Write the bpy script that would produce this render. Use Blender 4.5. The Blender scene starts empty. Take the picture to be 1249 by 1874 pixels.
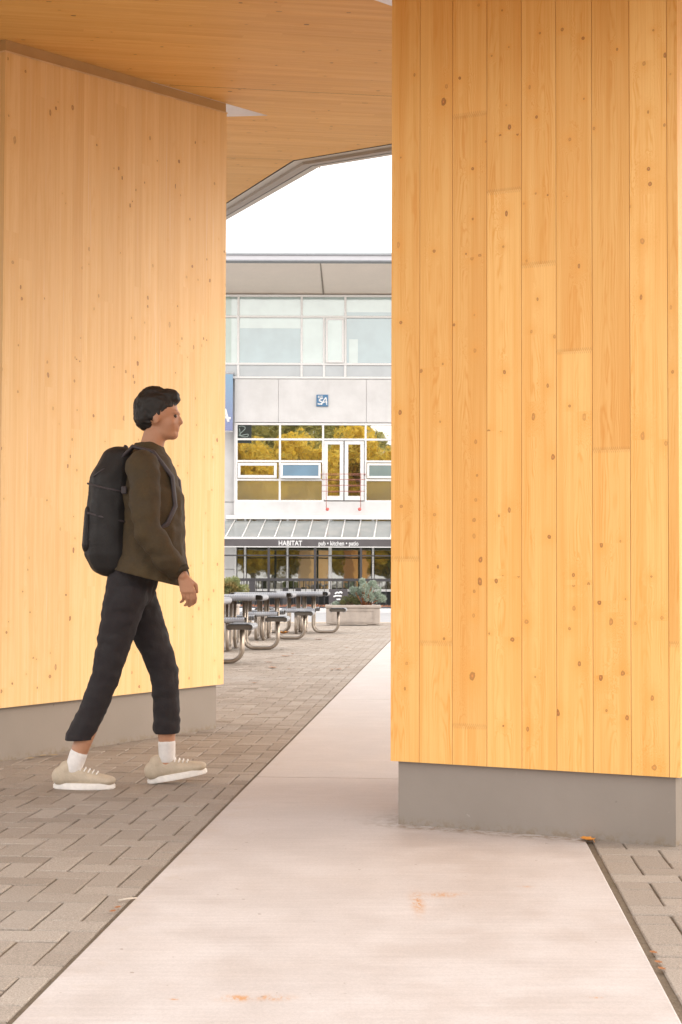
import bpy, math, random
import numpy as np
from mathutils import Vector, Matrix, noise
random.seed(7); rng = np.random.RandomState(7)
R = math.radians
SC = bpy.context.scene
COL = SC.collection
# ------------------------------------------------------------------ camera
F_PX, W0, H0 = 2560.0, 1249.0, 1874.0
CAM_H, PITCH, ROLL = 0.92, R(1.8), 0.0031
Y_AX = 1064 - F_PX*math.tan(PITCH)
Fw = Vector((0, math.cos(PITCH), math.sin(PITCH)))
R0 = Vector((1, 0, 0)); U0 = Vector((0, -math.sin(PITCH), math.cos(PITCH)))
Rt = R0*math.cos(ROLL) + U0*math.sin(ROLL); Up = U0*math.cos(ROLL) - R0*math.sin(ROLL)
CP = Vector((0, 0, CAM_H))
cd = bpy.data.cameras.new('camera'); cam = bpy.data.objects.new('camera', cd); COL.objects.link(cam)
m3 = Matrix((Rt, Up, -Fw)).transposed()
cam.matrix_world = Matrix.Translation(CP) @ m3.to_4x4()
cd.sensor_fit = 'VERTICAL'; cd.sensor_height = 36; cd.lens = F_PX/H0*36
cd.shift_y = (Y_AX - H0/2)/H0
cd.clip_start = .05; cd.clip_end = 3000
cd.dof.use_dof = True; cd.dof.focus_distance = 5.6; cd.dof.aperture_fstop = 20
SC.camera = cam
# ------------------------------------------------------------------ light
SUN_EL, SUN_AZ = R(24), R(88)      # compass-like: x = sin, y = cos
w = bpy.data.worlds.new('World'); SC.world = w; w.use_nodes = True
nt = w.node_tree; nt.nodes.clear()
sky = nt.nodes.new('ShaderNodeTexSky'); sky.sky_type = 'NISHITA'; sky.sun_disc = False
sky.sun_elevation = SUN_EL; sky.sun_rotation = SUN_AZ; sky.dust_density = 5; sky.air_density = 1.0
mx = nt.nodes.new('ShaderNodeMixRGB'); mx.inputs[0].default_value = .72; mx.inputs[2].default_value = (13.6, 13.0, 12.5, 1)
bg = nt.nodes.new('ShaderNodeBackground'); bg.inputs[1].default_value = .10
ow = nt.nodes.new('ShaderNodeOutputWorld')
nt.links.new(sky.outputs[0], mx.inputs[1]); nt.links.new(mx.outputs[0], bg.inputs[0]); nt.links.new(bg.outputs[0], ow.inputs[0])
sl = bpy.data.lights.new('sun', 'SUN'); sl.energy = .42; sl.angle = R(28); sl.color = (1, .93, .84)
so = bpy.data.objects.new('sun', sl); COL.objects.link(so)
sd = Vector((math.sin(SUN_AZ)*math.cos(SUN_EL), math.cos(SUN_AZ)*math.cos(SUN_EL), math.sin(SUN_EL)))
so.rotation_euler = sd.to_track_quat('Z', 'Y').to_euler()
SC.render.engine = 'CYCLES'
SC.view_settings.view_transform = 'Standard'; SC.view_settings.look = 'None'
SC.view_settings.exposure = 1.22; SC.view_settings.gamma = 1
SC.cycles.max_bounces = 10; SC.cycles.diffuse_bounces = 6; SC.cycles.transparent_max_bounces = 12
# ------------------------------------------------------------------ helpers
def ray(x, y): return Fw + Rt*((x-625)/F_PX) + Up*((Y_AX-y)/F_PX)
def at(x, y, Y):
    d = ray(x, y); return CP + d*(Y/d.y)
def gnd(x, y, z=0.0):
    d = ray(x, y); return CP + d*((z-CAM_H)/d.z)
def on_plane(x, y, p, n):
    d = ray(x, y); return CP + d*((Vector(p)-CP).dot(n)/d.dot(n))
def tag(o, label=None, cat=None, group=None, kind=None):
    if label: o['label'] = label
    if cat: o['category'] = cat
    if group: o['group'] = group
    if kind: o['kind'] = kind
    return o
def empty(name, loc=(0, 0, 0), rz=0, **k):
    o = bpy.data.objects.new(name, None); COL.objects.link(o); o.location = loc; o.rotation_euler = (0, 0, rz)
    o.empty_display_size = .1
    return tag(o, **k)
class MB:
    def __init__(s): s.v = []; s.f = []; s.mi = []; s.sm = []
    def add(s, vs, fs, mi=0, sm=False):
        b = len(s.v); s.v += [tuple(v) for v in vs]
        for f in fs: s.f.append(tuple(b+i for i in f)); s.mi.append(mi); s.sm.append(sm)
        return s
    def quad(s, a, b, c, d, mi=0): return s.add([a, b, c, d], [(0, 1, 2, 3)], mi)
    def box(s, x0, x1, y0, y1, z0, z1, bev=0, mi=0):
        if bev <= 0:
            return s.add([(x, y, z) for z in (z0, z1) for y in (y0, y1) for x in (x0, x1)],
                         [(0, 2, 3, 1), (4, 5, 7, 6), (0, 1, 5, 4), (2, 6, 7, 3), (0, 4, 6, 2), (1, 3, 7, 5)], mi)
        b = min(bev, (x1-x0)/2.01, (y1-y0)/2.01, (z1-z0)/2.01); vs = []; idx = {}
        for i, x in enumerate((x0, x1)):
            for j, y in enumerate((y0, y1)):
                for k, z in enumerate((z0, z1)):
                    sx, sy, sz = (b if i == 0 else -b), (b if j == 0 else -b), (b if k == 0 else -b)
                    for a in range(3):
                        idx[i, j, k, a] = len(vs)
                        vs.append((x+(0 if a == 0 else sx), y+(0 if a == 1 else sy), z+(0 if a == 2 else sz)))
        I = idx; fs = []
        for i in (0, 1):
            fs.append([I[i, 0, 0, 0], I[i, 1, 0, 0], I[i, 1, 1, 0], I[i, 0, 1, 0]])
            fs.append([I[0, i, 0, 1], I[1, i, 0, 1], I[1, i, 1, 1], I[0, i, 1, 1]])
            fs.append([I[0, 0, i, 2], I[1, 0, i, 2], I[1, 1, i, 2], I[0, 1, i, 2]])
        for i in (0, 1):
            for j in (0, 1):
                fs.append([I[i, j, 0, 0], I[i, j, 1, 0], I[i, j, 1, 1], I[i, j, 0, 1]])
                fs.append([I[i, 0, j, 0], I[i, 1, j, 0], I[i, 1, j, 2], I[i, 0, j, 2]])
                fs.append([I[0, i, j, 1], I[1, i, j, 1], I[1, i, j, 2], I[0, i, j, 2]])
                for k in (0, 1): fs.append([I[i, j, k, 0], I[i, j, k, 1], I[i, j, k, 2]])
        c = Vector(((x0+x1)/2, (y0+y1)/2, (z0+z1)/2)); out = []
        for f in fs:
            p = [Vector(vs[q]) for q in f]; n = (p[1]-p[0]).cross(p[2]-p[0]); m = sum(p, Vector())/len(p)
            out.append(f if n.dot(m-c) > 0 else f[::-1])
        return s.add(vs, out, mi)
    def prism(s, pts, z0, z1, mi=0):           # pts CCW (x,y); z may be functions
        f0 = z0 if callable(z0) else (lambda x, y: z0); f1 = z1 if callable(z1) else (lambda x, y: z1)
        n = len(pts); vs = [(x, y, f0(x, y)) for x, y in pts]+[(x, y, f1(x, y)) for x, y in pts]
        return s.add(vs, [tuple(range(n))[::-1], tuple(range(n, 2*n))]+[(i, (i+1) % n, n+(i+1) % n, n+i) for i in range(n)], mi)
    def tube(s, pts, r, n=10, cap=True, mi=0, flat=1.0):
        pts = [Vector(p) for p in pts]; vs = []; fs = []; m = len(pts)
        rs = r if isinstance(r, (list, tuple)) else [r]*m
        t0 = (pts[1]-pts[0]).normalized(); a = Vector((0, 0, 1)) if abs(t0.z) < .9 else Vector((0, 1, 0))
        u = t0.cross(a).normalized()
        for i in range(m):
            t = (pts[min(i+1, m-1)]-pts[max(i-1, 0)]).normalized()
            u = (u-t*u.dot(t)).normalized(); v = t.cross(u)
            for k in range(n):
                an = 2*math.pi*k/n; vs.append(pts[i]+(u*math.cos(an)+v*math.sin(an)*flat)*rs[i])
        for i in range(m-1):
            for k in range(n): fs.append((i*n+k, i*n+(k+1) % n, (i+1)*n+(k+1) % n, (i+1)*n+k))
        if cap: fs += [tuple(range(n))[::-1], tuple(range((m-1)*n, m*n))]
        return s.add(vs, fs, mi, True)
    def sphere(s, c, rx, ry=None, rz=None, nu=14, nv=9, mi=0):
        ry = ry or rx; rz = rz or rx; vs = [(c[0], c[1], c[2]-rz)]; fs = []
        for j in range(1, nv):
            ph = -math.pi/2+math.pi*j/nv
            for i in range(nu):
                th = 2*math.pi*i/nu
                vs.append((c[0]+rx*math.cos(ph)*math.cos(th), c[1]+ry*math.cos(ph)*math.sin(th), c[2]+rz*math.sin(ph)))
        vs.append((c[0], c[1], c[2]+rz)); L = len(vs)-1
        for i in range(nu):
            fs.append((0, 1+(i+1) % nu, 1+i)); fs.append((L, 1+(nv-2)*nu+i, 1+(nv-2)*nu+(i+1) % nu))
            for j in range(nv-2): a = 1+j*nu; fs.append((a+i, a+(i+1) % nu, a+nu+(i+1) % nu, a+nu+i))
        return s.add(vs, fs, mi, True)
    def mesh(s, name):
        me = bpy.data.meshes.new(name); me.from_pydata(s.v, [], s.f)
        me.polygons.foreach_set('material_index', s.mi); me.polygons.foreach_set('use_smooth', s.sm); me.update()
        return me
    def build(s, name, mats, parent=None, loc=None, **k):
        me = s.mesh(name)
        for m in (mats if isinstance(mats, (list, tuple)) else [mats]): me.materials.append(m)
        o = bpy.data.objects.new(name, me); COL.objects.link(o)
        if parent: o.parent = parent
        if loc is not None: o.location = loc
        return tag(o, **k)
# ---- node helper
class NT:
    def __init__(s, name):
        s.m = bpy.data.materials.new(name); s.m.use_nodes = True; s.t = s.m.node_tree; s.t.nodes.clear()
        s.out = s.t.nodes.new('ShaderNodeOutputMaterial'); s.c = {}
    def n(s, typ, **k):
        nd = s.t.nodes.new(typ)
        for a, b in k.items(): setattr(nd, a, b)
        return nd
    def put(s, inp, v):
        if hasattr(v, 'is_linked') or isinstance(v, bpy.types.NodeSocket): s.t.links.new(v, inp)
        elif isinstance(v, (tuple, list)) and len(v) == 3 and inp.type == 'RGBA': inp.default_value = (*v, 1)
        else: inp.default_value = v
    def M(s, op, a, b=None, c=None, clamp=False):
        nd = s.n('ShaderNodeMath', operation=op, use_clamp=clamp); s.put(nd.inputs[0], a)
        if b is not None: s.put(nd.inputs[1], b)
        if c is not None: s.put(nd.inputs[2], c)
        return nd.outputs[0]
    def mr(s, v, a, b, c=0, d=1, smooth=True):
        nd = s.n('ShaderNodeMapRange', interpolation_type='SMOOTHSTEP' if smooth else 'LINEAR')
        for i, x in enumerate((v, a, b, c, d)): s.put(nd.inputs[i], x)
        return nd.outputs[0]
    def mix(s, f, a, b, bt='MIX'):
        nd = s.n('ShaderNodeMixRGB', blend_type=bt); s.put(nd.inputs[0], f); s.put(nd.inputs[1], a); s.put(nd.inputs[2], b)
        return nd.outputs[0]
    def comb(s, x, y, z):
        nd = s.n('ShaderNodeCombineXYZ'); s.put(nd.inputs[0], x); s.put(nd.inputs[1], y); s.put(nd.inputs[2], z); return nd.outputs[0]
    def sep(s, v):
        nd = s.n('ShaderNodeSeparateXYZ'); s.put(nd.inputs[0], v); return nd.outputs
    def noise(s, v, sc=5, det=3, ro=.5, col=False):
        nd = s.n('ShaderNodeTexNoise'); s.put(nd.inputs['Vector'], v); s.put(nd.inputs['Scale'], sc)
        nd.inputs['Detail'].default_value = det; nd.inputs['Roughness'].default_value = ro
        return nd.outputs['Color' if col else 'Fac']
    def vor(s, v, sc=5, out='Distance', feat='F1'):
        nd = s.n('ShaderNodeTexVoronoi', feature=feat); s.put(nd.inputs['Vector'], v); s.put(nd.inputs['Scale'], sc); return nd.outputs[out]
    def vm(s, v, mul):
        nd = s.n('ShaderNodeVectorMath', operation='MULTIPLY'); s.put(nd.inputs[0], v); nd.inputs[1].default_value = mul; return nd.outputs[0]
    def attr(s, name, out='Fac'): return s.n('ShaderNodeAttribute', attribute_name=name).outputs[out]
    def obj(s): return s.n('ShaderNodeTexCoord').outputs['Object']
    def pos(s): return s.n('ShaderNodeNewGeometry').outputs['Position']
    def bump(s, h, st=.3, dist=.01):
        nd = s.n('ShaderNodeBump'); s.put(nd.inputs['Height'], h); nd.inputs['Strength'].default_value = st; nd.inputs['Distance'].default_value = dist
        return nd.outputs[0]
    def bsdf(s, base, rough=.6, metal=0, normal=None, spec=.5, **k):
        b = s.n('ShaderNodeBsdfPrincipled'); s.put(b.inputs['Base Color'], base); s.put(b.inputs['Roughness'], rough); s.put(b.inputs['Metallic'], metal)
        b.inputs['Specular IOR Level'].default_value = spec
        if normal is not None: s.put(b.inputs['Normal'], normal)
        for a, v in k.items(): s.put(b.inputs[a.replace('_', ' ')], v)
        s.t.links.new(b.outputs[0], s.out.inputs[0]); return s.m
def plain(name, col, rough=.6, metal=0, var=.12, sc=8, bump=.1, spec=.5):
    t = NT(name); p = t.obj(); n1 = t.noise(p, sc, 5, .6); n2 = t.noise(p, sc*9, 2)
    f = t.M('ADD', t.mr(n1, .25, .75, 1-var, 1+var), t.mr(n2, .2, .8, -var*.4, var*.4))
    c = t.mix(1, t.n('ShaderNodeRGB').outputs[0], f, 'MULTIPLY')
    t.t.nodes['RGB'].outputs[0].default_value = (*col, 1)
    return t.bsdf(c, t.mr(n1, .3, .7, rough*.9, min(1, rough*1.1)), metal, t.bump(n2, bump, .004), spec)
# ------------------------------------------------------------------ wood
def wood_mat(name, light, dark, knotc, ringk=4.0, amp=.6, lam=0, rough=.5, wash=0):
    t = NT(name)
    uv = t.sep(t.n('ShaderNodeUVMap', uv_map='board').outputs[0]); u, v = uv[0], uv[1]
    k = t.sep(t.attr('knot', 'Vector')); seed = t.attr('seed'); tint = t.attr('tint'); vj = t.attr('joint')
    du = t.M('SUBTRACT', u, k[0]); dv = t.M('SUBTRACT', v, k[1])
    wob = t.M('MULTIPLY_ADD', t.noise(t.comb(t.M('MULTIPLY', u, 90), t.M('MULTIPLY', v, 60), seed), 1, 2), .95, .52)
    d = t.M('MULTIPLY', t.M('DIVIDE', t.M('SQRT', t.M('ADD', t.M('MULTIPLY', du, du), t.M('MULTIPLY', t.M('MULTIPLY', dv, dv), t.mr(t.M('FRACT', t.M('MULTIPLY', k[1], 91.3)), 0, 1, .22, 1.0, False)))), t.M('MAXIMUM', k[2], .0005)), wob)
    has = t.M('GREATER_THAN', k[2], .001)
    halo = t.M('MULTIPLY', has, t.M('EXPONENT', t.M('MULTIPLY', t.M('MULTIPLY', d, d), -.04)))
    c0 = t.M('MULTIPLY', t.M('SUBTRACT', t.M('FRACT', t.M('MULTIPLY', seed, 7.31)), .5), .07)
    uu = t.M('DIVIDE', t.M('SUBTRACT', u, c0), .05)
    nz = t.noise(t.comb(t.M('MULTIPLY', u, 14), t.M('MULTIPLY', v, 1.7), seed), 1, 3, .55)
    nw = t.noise(t.comb(t.M('MULTIPLY', u, 5), t.M('MULTIPLY', v, .5), t.M('ADD', seed, 31)), 1, 1)
    fld = t.M('ADD', t.M('ADD', t.M('MULTIPLY', t.M('MULTIPLY', uu, uu), 1.1), t.M('MULTIPLY', v, .9)), t.M('ADD', t.M('MULTIPLY', nz, 2.2), t.M('MULTIPLY', nw, 2.5)))
    fld = t.M('ADD', fld, t.M('MULTIPLY', halo, 2.6))
    s_ = t.M('SINE', t.M('MULTIPLY', fld, 6.283*ringk))
    line = t.M('POWER', t.M('MULTIPLY_ADD', s_, .5, .5), 2.6)
    fade = t.mr(t.noise(t.comb(t.M('MULTIPLY', u, 25), t.M('MULTIPLY', v, 2.3), t.M('ADD', seed, 9)), 1, 2), .38, .68, .12, 1)
    line = t.M('MULTIPLY', t.M('MULTIPLY', line, fade), amp)
    streak = t.noise(t.comb(t.M('MULTIPLY', u, 260), t.M('MULTIPLY', v, 1.6), seed), 1, 3, .6)
    broad = t.noise(t.comb(t.M('MULTIPLY', u, 30), t.M('MULTIPLY', v, .8), t.M('ADD', seed, 4)), 1, 2)
    c = t.mix(line, light, dark)
    c = t.mix(t.mr(broad, .35, .7, 0, .42), c, dark)
    c = t.mix(t.mr(streak, .48, .75, 0, .4), c, dark)
    c = t.mix(1, c, t.M('ADD', .97, t.M('MULTIPLY', t.M('SUBTRACT', streak, .5), -.1)), 'MULTIPLY')
    # board tint : value + slight hue
    tc = t.n('ShaderNodeValToRGB'); t.put(tc.inputs[0], tint); e = tc.color_ramp.elements
    e[0].color = (.80, .70, .56, 1); e[1].color = (1.10, 1.14, 1.24, 1)
    c = t.mix(1, c, tc.outputs[0], 'MULTIPLY')
    if wash:
        ww = t.noise(t.comb(t.M('MULTIPLY', u, 60), t.M('MULTIPLY', v, 1.1), t.M('ADD', seed, 77)), 1, 3, .6)
        c = t.mix(t.mr(ww, .60, .74, 0, wash), c, (.85, .68, .52))
    if lam:
        e_ = t.M('ABSOLUTE', t.M('SUBTRACT', t.M('FRACT', t.M('DIVIDE', t.M('ADD', u, 10), lam)), .5))
        c = t.mix(t.mr(e_, .49, .5, 0, .25), c, dark)
    # finger joint comb
    dj = t.M('ABSOLUTE', t.M('SUBTRACT', v, vj))
    saw = t.M('ABSOLUTE', t.M('SUBTRACT', t.M('FRACT', t.M('DIVIDE', u, .0075)), .5))
    th = t.M('MULTIPLY', saw, .026)
    cm = t.M('MULTIPLY', t.M('LESS_THAN', dj, th), t.M('GREATER_THAN', dj, t.M('SUBTRACT', th, .006)))
    c = t.mix(t.M('MULTIPLY', cm, .38), c, (.42, .19, .05))
    # knots
    c = t.mix(t.M('MULTIPLY', halo, .36), c, dark)
    rings = t.M('MULTIPLY_ADD', t.M('SINE', t.M('MULTIPLY', d, 9)), .5, .5)
    core = t.M('MULTIPLY', has, t.mr(d, .75, 1.08, 1, 0))
    kc = t.mix(rings, knotc, [min(1, q*2.1) for q in knotc])
    ks_ = t.mr(t.M('FRACT', t.M('MULTIPLY', k[1], 37.7)), 0, 1, .3, .95, False)
    c = t.mix(t.M('MULTIPLY', core, ks_), c, kc)
    rim = t.M('MULTIPLY', has, t.M('MULTIPLY', t.mr(d, .65, .9), t.mr(d, .95, 1.25, 1, 0)))
    c = t.mix(t.M('MULTIPLY', t.M('MULTIPLY', rim, .7), ks_), c, [q*.35 for q in knotc])
    h = t.M('ADD', t.M('MULTIPLY', line, .4), t.M('ADD', streak, t.M('MULTIPLY', core, -1.0)))
    return t.bsdf(c, t.mr(streak, .3, .7, rough-.06, rough+.1), 0, t.bump(h, .22, .0015), .45, Coat_Weight=.0)
WL, WD = (.74, .435, .185), (.55, .255, .066)
M_front = wood_mat('pine boards', (.88, .515, .165), (.75, .325, .050), (.30, .115, .028), 4.2, .66)
M_glu = wood_mat('laminated pine panel', (.89, .625, .305), (.78, .47, .16), (.25, .10, .035), 2.6, .30, wash=.35)
M_ceil = wood_mat('spruce ceiling boards', (.87, .53, .17), (.72, .36, .07), (.15, .055, .015), 2.2, .35, rough=.55)
M_back = plain('dark joint backing', (.20, .09, .03), .8)
def clad(name, mat, O, ux, boards, ztop, zbot, knots, parent, depth=.02, gapw=.0014, vx=None, seedbase=0, nrm=None, tsc=1, **kk):
    """boards: (u0,u1,[z breaks],[tints]); knots (u,z,r). O origin on face, ux unit dir across; face plane vertical, normal nrm outward"""
    ux = Vector(ux).normalized(); nrm = Vector(nrm).normalized(); up = Vector((0, 0, 1))
    V = []; Fc = []; UV = []; KN = []; SD = []; TN = []; JT = []
    flip = ux.cross(up).dot(nrm) < 0
    def q(pts, uvs, kn, sd_, tn, jt):
        b = len(V); V.extend(pts); idx = [0, 1, 2, 3]
        if flip: idx = idx[::-1]
        Fc.append(tuple(b+i for i in idx)); UV.extend([uvs[i] for i in idx]); KN.append(kn); SD.append(sd_); TN.append(.55+(tn-.55)*tsc); JT.append(jt)
    P = lambda u, z, d=0: O+ux*u+up*z-nrm*d
    for bi, (a, b, brk, tn) in enumerate(boards):
        br = [zbot]+[z_ for z_ in sorted(brk) if z_ < min(ztop(a), ztop(b))-.05]+[99]
        uc = (a+b)/2; a2, b2 = a+gapw/2, b-gapw/2
        for si in range(len(br)-1):
            z0 = br[si]; zz0 = br[si+1]
            za, zb = (ztop(a2), ztop(b2)) if zz0 == 99 else (zz0, zz0)
            zt = min(za, zb)
            if zt <= z0: continue
            ks = sorted([k for k in knots if a <= k[0] < b and z0 < k[1] < zt], key=lambda k: k[1])
            cuts = [z0]
            for i in range(len(ks)-1): cuts.append((ks[i][1]+ks[i+1][1])/2)
            cuts.append(None)
            sd_ = (seedbase+bi*13.37+si*5.71) % 97; t_ = tn[si % len(tn)]
            for ci in range(len(cuts)-1):
                c0 = cuts[ci]; c1 = cuts[ci+1]
                c1a, c1b = (za, zb) if c1 is None else (c1, c1)
                k = (ks[ci][0]-uc, ks[ci][1], ks[ci][2]) if ks else (0, 0, 0)
                jt = -50
                if si > 0 and ci == 0: jt = z0
                if c1 is None and zz0 != 99: jt = zz0
                if mat == M_glu: jt = -50
                q([P(a2, c0), P(b2, c0), P(b2, c1b), P(a2, c1a)], [(a2-uc, c0), (b2-uc, c0), (b2-uc, c1b), (a2-uc, c1a)], k, sd_, t_, jt)
        # sides + bottom
        za, zb = ztop(a2), ztop(b2); sd_ = seedbase+bi*3.1
        q([P(a2, zbot, depth), P(a2, zbot), P(a2, za), P(a2, za, depth)], [(0, zbot), (depth, zbot), (depth, za), (0, za)], (0, 0, 0), sd_, tn[0], -50)
        q([P(b2, zbot), P(b2, zbot, depth), P(b2, zb, depth), P(b2, zb)], [(0, zbot), (depth, zbot), (depth, zb), (0, zb)], (0, 0, 0), sd_, tn[0], -50)
        q([P(a2, zbot, depth), P(b2, zbot, depth), P(b2, zbot), P(a2, zbot)], [(0, 0), (0, 1), (.01, 1), (.01, 0)], (0, 0, 0), sd_, tn[0], -50)
    return fin_wood(name, V, Fc, UV, KN, SD, TN, JT, mat, parent, **kk)
def fin_wood(name, V, Fc, UV, KN, SD, TN, JT, mat, parent, **kk):
    me = bpy.data.meshes.new(name); me.from_pydata([tuple(v) for v in V], [], Fc); me.materials.append(mat)
    uvl = me.uv_layers.new(name='board'); uvl.data.foreach_set('uv', np.array(UV, 'f').ravel())
    a = me.attributes.new('knot', 'FLOAT_VECTOR', 'FACE'); a.data.foreach_set('vector', np.array(KN, 'f').ravel())
    for nm, L in (('seed', SD), ('tint', TN), ('joint', JT)):
        a = me.attributes.new(nm, 'FLOAT', 'FACE'); a.data.foreach_set('value', np.array(L, 'f'))
    me.update(); o = bpy.data.objects.new(name, me); COL.objects.link(o); o.parent = parent
    return tag(o, **kk)
def rboards(L, wd, tr=(.3, .7), seglen=2.2, z0=0, z1=5, jit=.15):
    out = []; u = 0
    while u < L-.01:
        w_ = wd*random.uniform(1-jit, 1+jit); e = min(L, u+w_)
        if L-e < wd*.4: e = L
        br = []; z = z0+random.uniform(.2, 1)*seglen
        while z < z1: br.append(z); z += random.uniform(.6, 1.3)*seglen
        out.append((u, e, br, [random.uniform(*tr) for _ in range(len(br)+1)])); u = e
    return out
def rknots(L, z0, z1, dens, rr): return [(random.uniform(0, L), random.uniform(z0, z1), random.uniform(*rr)*random.choice((.6, .8, 1, 1))) for _ in range(int(L*(z1-z0)*dens))]
# ------------------------------------------------------------------ materials
M_plinth = plain('painted plinth', (.245, .207, .175), .55, var=.03, sc=3, bump=.08)
def _pl():
    t = NT('painted plinth'); p = t.pos(); n1 = t.noise(p, 3, 5, .6); z = t.sep(p)[2]
    c = t.mix(t.mr(n1, .3, .7), (.235, .200, .170), (.262, .224, .192))
    c = t.mix(t.mr(t.noise(p, 24, 2, .5), .74, .78, 0, .35), c, (.42, .38, .33)); c = t.mix(t.mr(t.noise(p, 33, 2), .75, .79, 0, .5), c, (.13, .10, .08))
    g = t.M('MULTIPLY', t.mr(z, .0, .045, 1, 0), t.mr(t.noise(p, 30, 4, .8), .42, .62)); c = t.mix(t.M('MULTIPLY', g, .8), c, (.20, .145, .09))
    return t.bsdf(c, t.mr(n1, .3, .7, .45, .62), 0, t.bump(t.noise(p, 70, 3), .12, .003), .5)
M_plinth = _pl()
def zinc(name, col, r=.45): return plain(name, col, r, .0, .06, 5, .02)
M_trimL = zinc('pale grey metal trim', (.55, .53, .50)); M_trimD = zinc('tan metal trim', (.36, .32, .29)); M_trimK = zinc('dark trim line', (.13, .12, .11))
M_band = plain('brown flashing', (.50, .31, .13), .45, var=.05)
M_white = plain('white frame', (.80, .79, .78), .4, var=.03)
M_conc = NT('smooth concrete wall')
def _c(t):
    p = t.pos(); n1 = t.noise(p, .9, 6, .65); n2 = t.noise(t.vm(p, (3, 3, .5)), 1, 5, .6); n3 = t.noise(p, 30, 2)
    c = t.mix(t.mr(n1, .3, .7), (.62, .608, .60), (.72, .71, .705)); c = t.mix(t.mr(n2, .5, .8, 0, .3), c, (.54, .52, .505))
    return t.bsdf(c, .8, 0, t.bump(n3, .15, .01))
M_conc = _c(M_conc)
M_dark = plain('charcoal painted metal', (.050, .046, .050), .5, var=.1)
M_black = plain('black opening', (.012, .012, .012), .7)
def glass(name, base, refl, rough=.015, tint=(.93, .93, .9), wavy=.03):
    t = NT(name); p = t.pos()
    n = t.bump(t.noise(p, 1.6, 2), wavy, .05)
    d = t.n('ShaderNodeBsdfPrincipled'); t.put(d.inputs['Base Color'], t.mix(t.mr(t.noise(p, 1.1, 3), .35, .7), base, [q*.82 for q in base])); d.inputs['Roughness'].default_value = .5; d.inputs['Specular IOR Level'].default_value = .1
    g = t.n('ShaderNodeBsdfGlossy'); t.put(g.inputs['Color'], tint); g.inputs['Roughness'].default_value = rough; t.put(g.inputs['Normal'], n)
    m = t.n('ShaderNodeMixShader'); m.inputs[0].default_value = refl
    t.t.links.new(d.outputs[0], m.inputs[1]); t.t.links.new(g.outputs[0], m.inputs[2]); t.t.links.new(m.outputs[0], t.out.inputs[0]); return t.m
M_gdark = glass('dark reflective glass', (.03, .033, .025), .72)
M_gpub = glass('pub window glass', (.03, .034, .016), .30, .02)
M_gfrost = glass('frosted reflective glass', (.26, .23, .15), .55, .045)
M_gmint = glass('pale mint glass', (.40, .51, .49), .26, .05)
M_gmint2 = glass('blue tinted glass', (.22, .34, .38), .24, .05)
M_gsky = glass('tilted glass with painted sky reflection', (.09, .20, .30), .07, .03)  # reflected blue sky put into the base colour, gloss kept low
M_gspan = glass('grey spandrel glass', (.30, .33, .36), .2, .08)
M_ggreen = glass('green edge blind', (.30, .42, .36), .2, .08)
def translucent(name, col, mixf=.5, rough=.2):
    t = NT(name); a = t.n('ShaderNodeBsdfTranslucent'); t.put(a.inputs[0], col); b = t.n('ShaderNodeBsdfPrincipled'); t.put(b.inputs['Base Color'], col); b.inputs['Roughness'].default_value = rough
    m = t.n('ShaderNodeMixShader'); m.inputs[0].default_value = mixf; t.t.links.new(a.outputs[0], m.inputs[1]); t.t.links.new(b.outputs[0], m.inputs[2]); t.t.links.new(m.outputs[0], t.out.inputs[0]); return t.m
M_skyl = translucent('frosted skylight panel', (.86, .84, .84), .35)
def clearglass():
    t = NT('clear canopy glass'); a = t.n('ShaderNodeBsdfTransparent'); t.put(a.inputs[0], (.90, .93, .92)); b = t.n('ShaderNodeBsdfGlossy'); t.put(b.inputs[0], (.9, .93, .95)); b.inputs['Roughness'].default_value = .05
    d = t.n('ShaderNodeBsdfDiffuse'); t.put(d.inputs[0], t.mix(t.mr(t.noise(t.pos(), 1.4, 4), .4, .7), (.50, .52, .52), (.62, .62, .60)))
    m = t.n('ShaderNodeMixShader'); m.inputs[0].default_value = .22; m2 = t.n('ShaderNodeMixShader'); m2.inputs[0].default_value = .38
    L = t.t.links.new; L(a.outputs[0], m.inputs[1]); L(b.outputs[0], m.inputs[2]); L(m.outputs[0], m2.inputs[1]); L(d.outputs[0], m2.inputs[2]); L(m2.outputs[0], t.out.inputs[0]); return t.m
M_gcanopy = clearglass()
# ------------------------------------------------------------------ ground
AL = math.atan(.0772); TD = Vector((math.sin(AL), math.cos(AL), 0)); SDv = Vector((math.cos(AL), -math.sin(AL), 0))
S_L = gnd(215, 1677).dot(SDv); S_R = gnd(1158, 1700).dot(SDv)
def st(s, t, z=0): p = SDv*s+TD*t; return (p.x, p.y, z)
def _sand():
    t = NT('joint sand'); p = t.pos(); n = t.noise(p, 60, 4, .7); n2 = t.noise(p, 2, 3)
    c = t.mix(n, (.09, .067, .045), (.24, .19, .14)); c = t.mix(t.mr(n2, .55, .75, 0, .5), c, (.07, .075, .03))
    return t.bsdf(c, .95, 0, t.bump(n, .8, .01), .2)
M_sand = _sand()
MB().quad((-900, -900, -.03), (900, -900, -.03), (900, 1500, -.03), (-900, 1500, -.03)).build('ground', plain('compacted ground', (.22, .20, .17), .95, sc=2), kind='structure')
b = MB(); b.quad(st(-7, -4, -.0055), st(6, -4, -.0055), st(6, 31.2, -.0055), st(-7, 31.2, -.0055)); b.build('joint_sand', M_sand, kind='structure')
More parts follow.
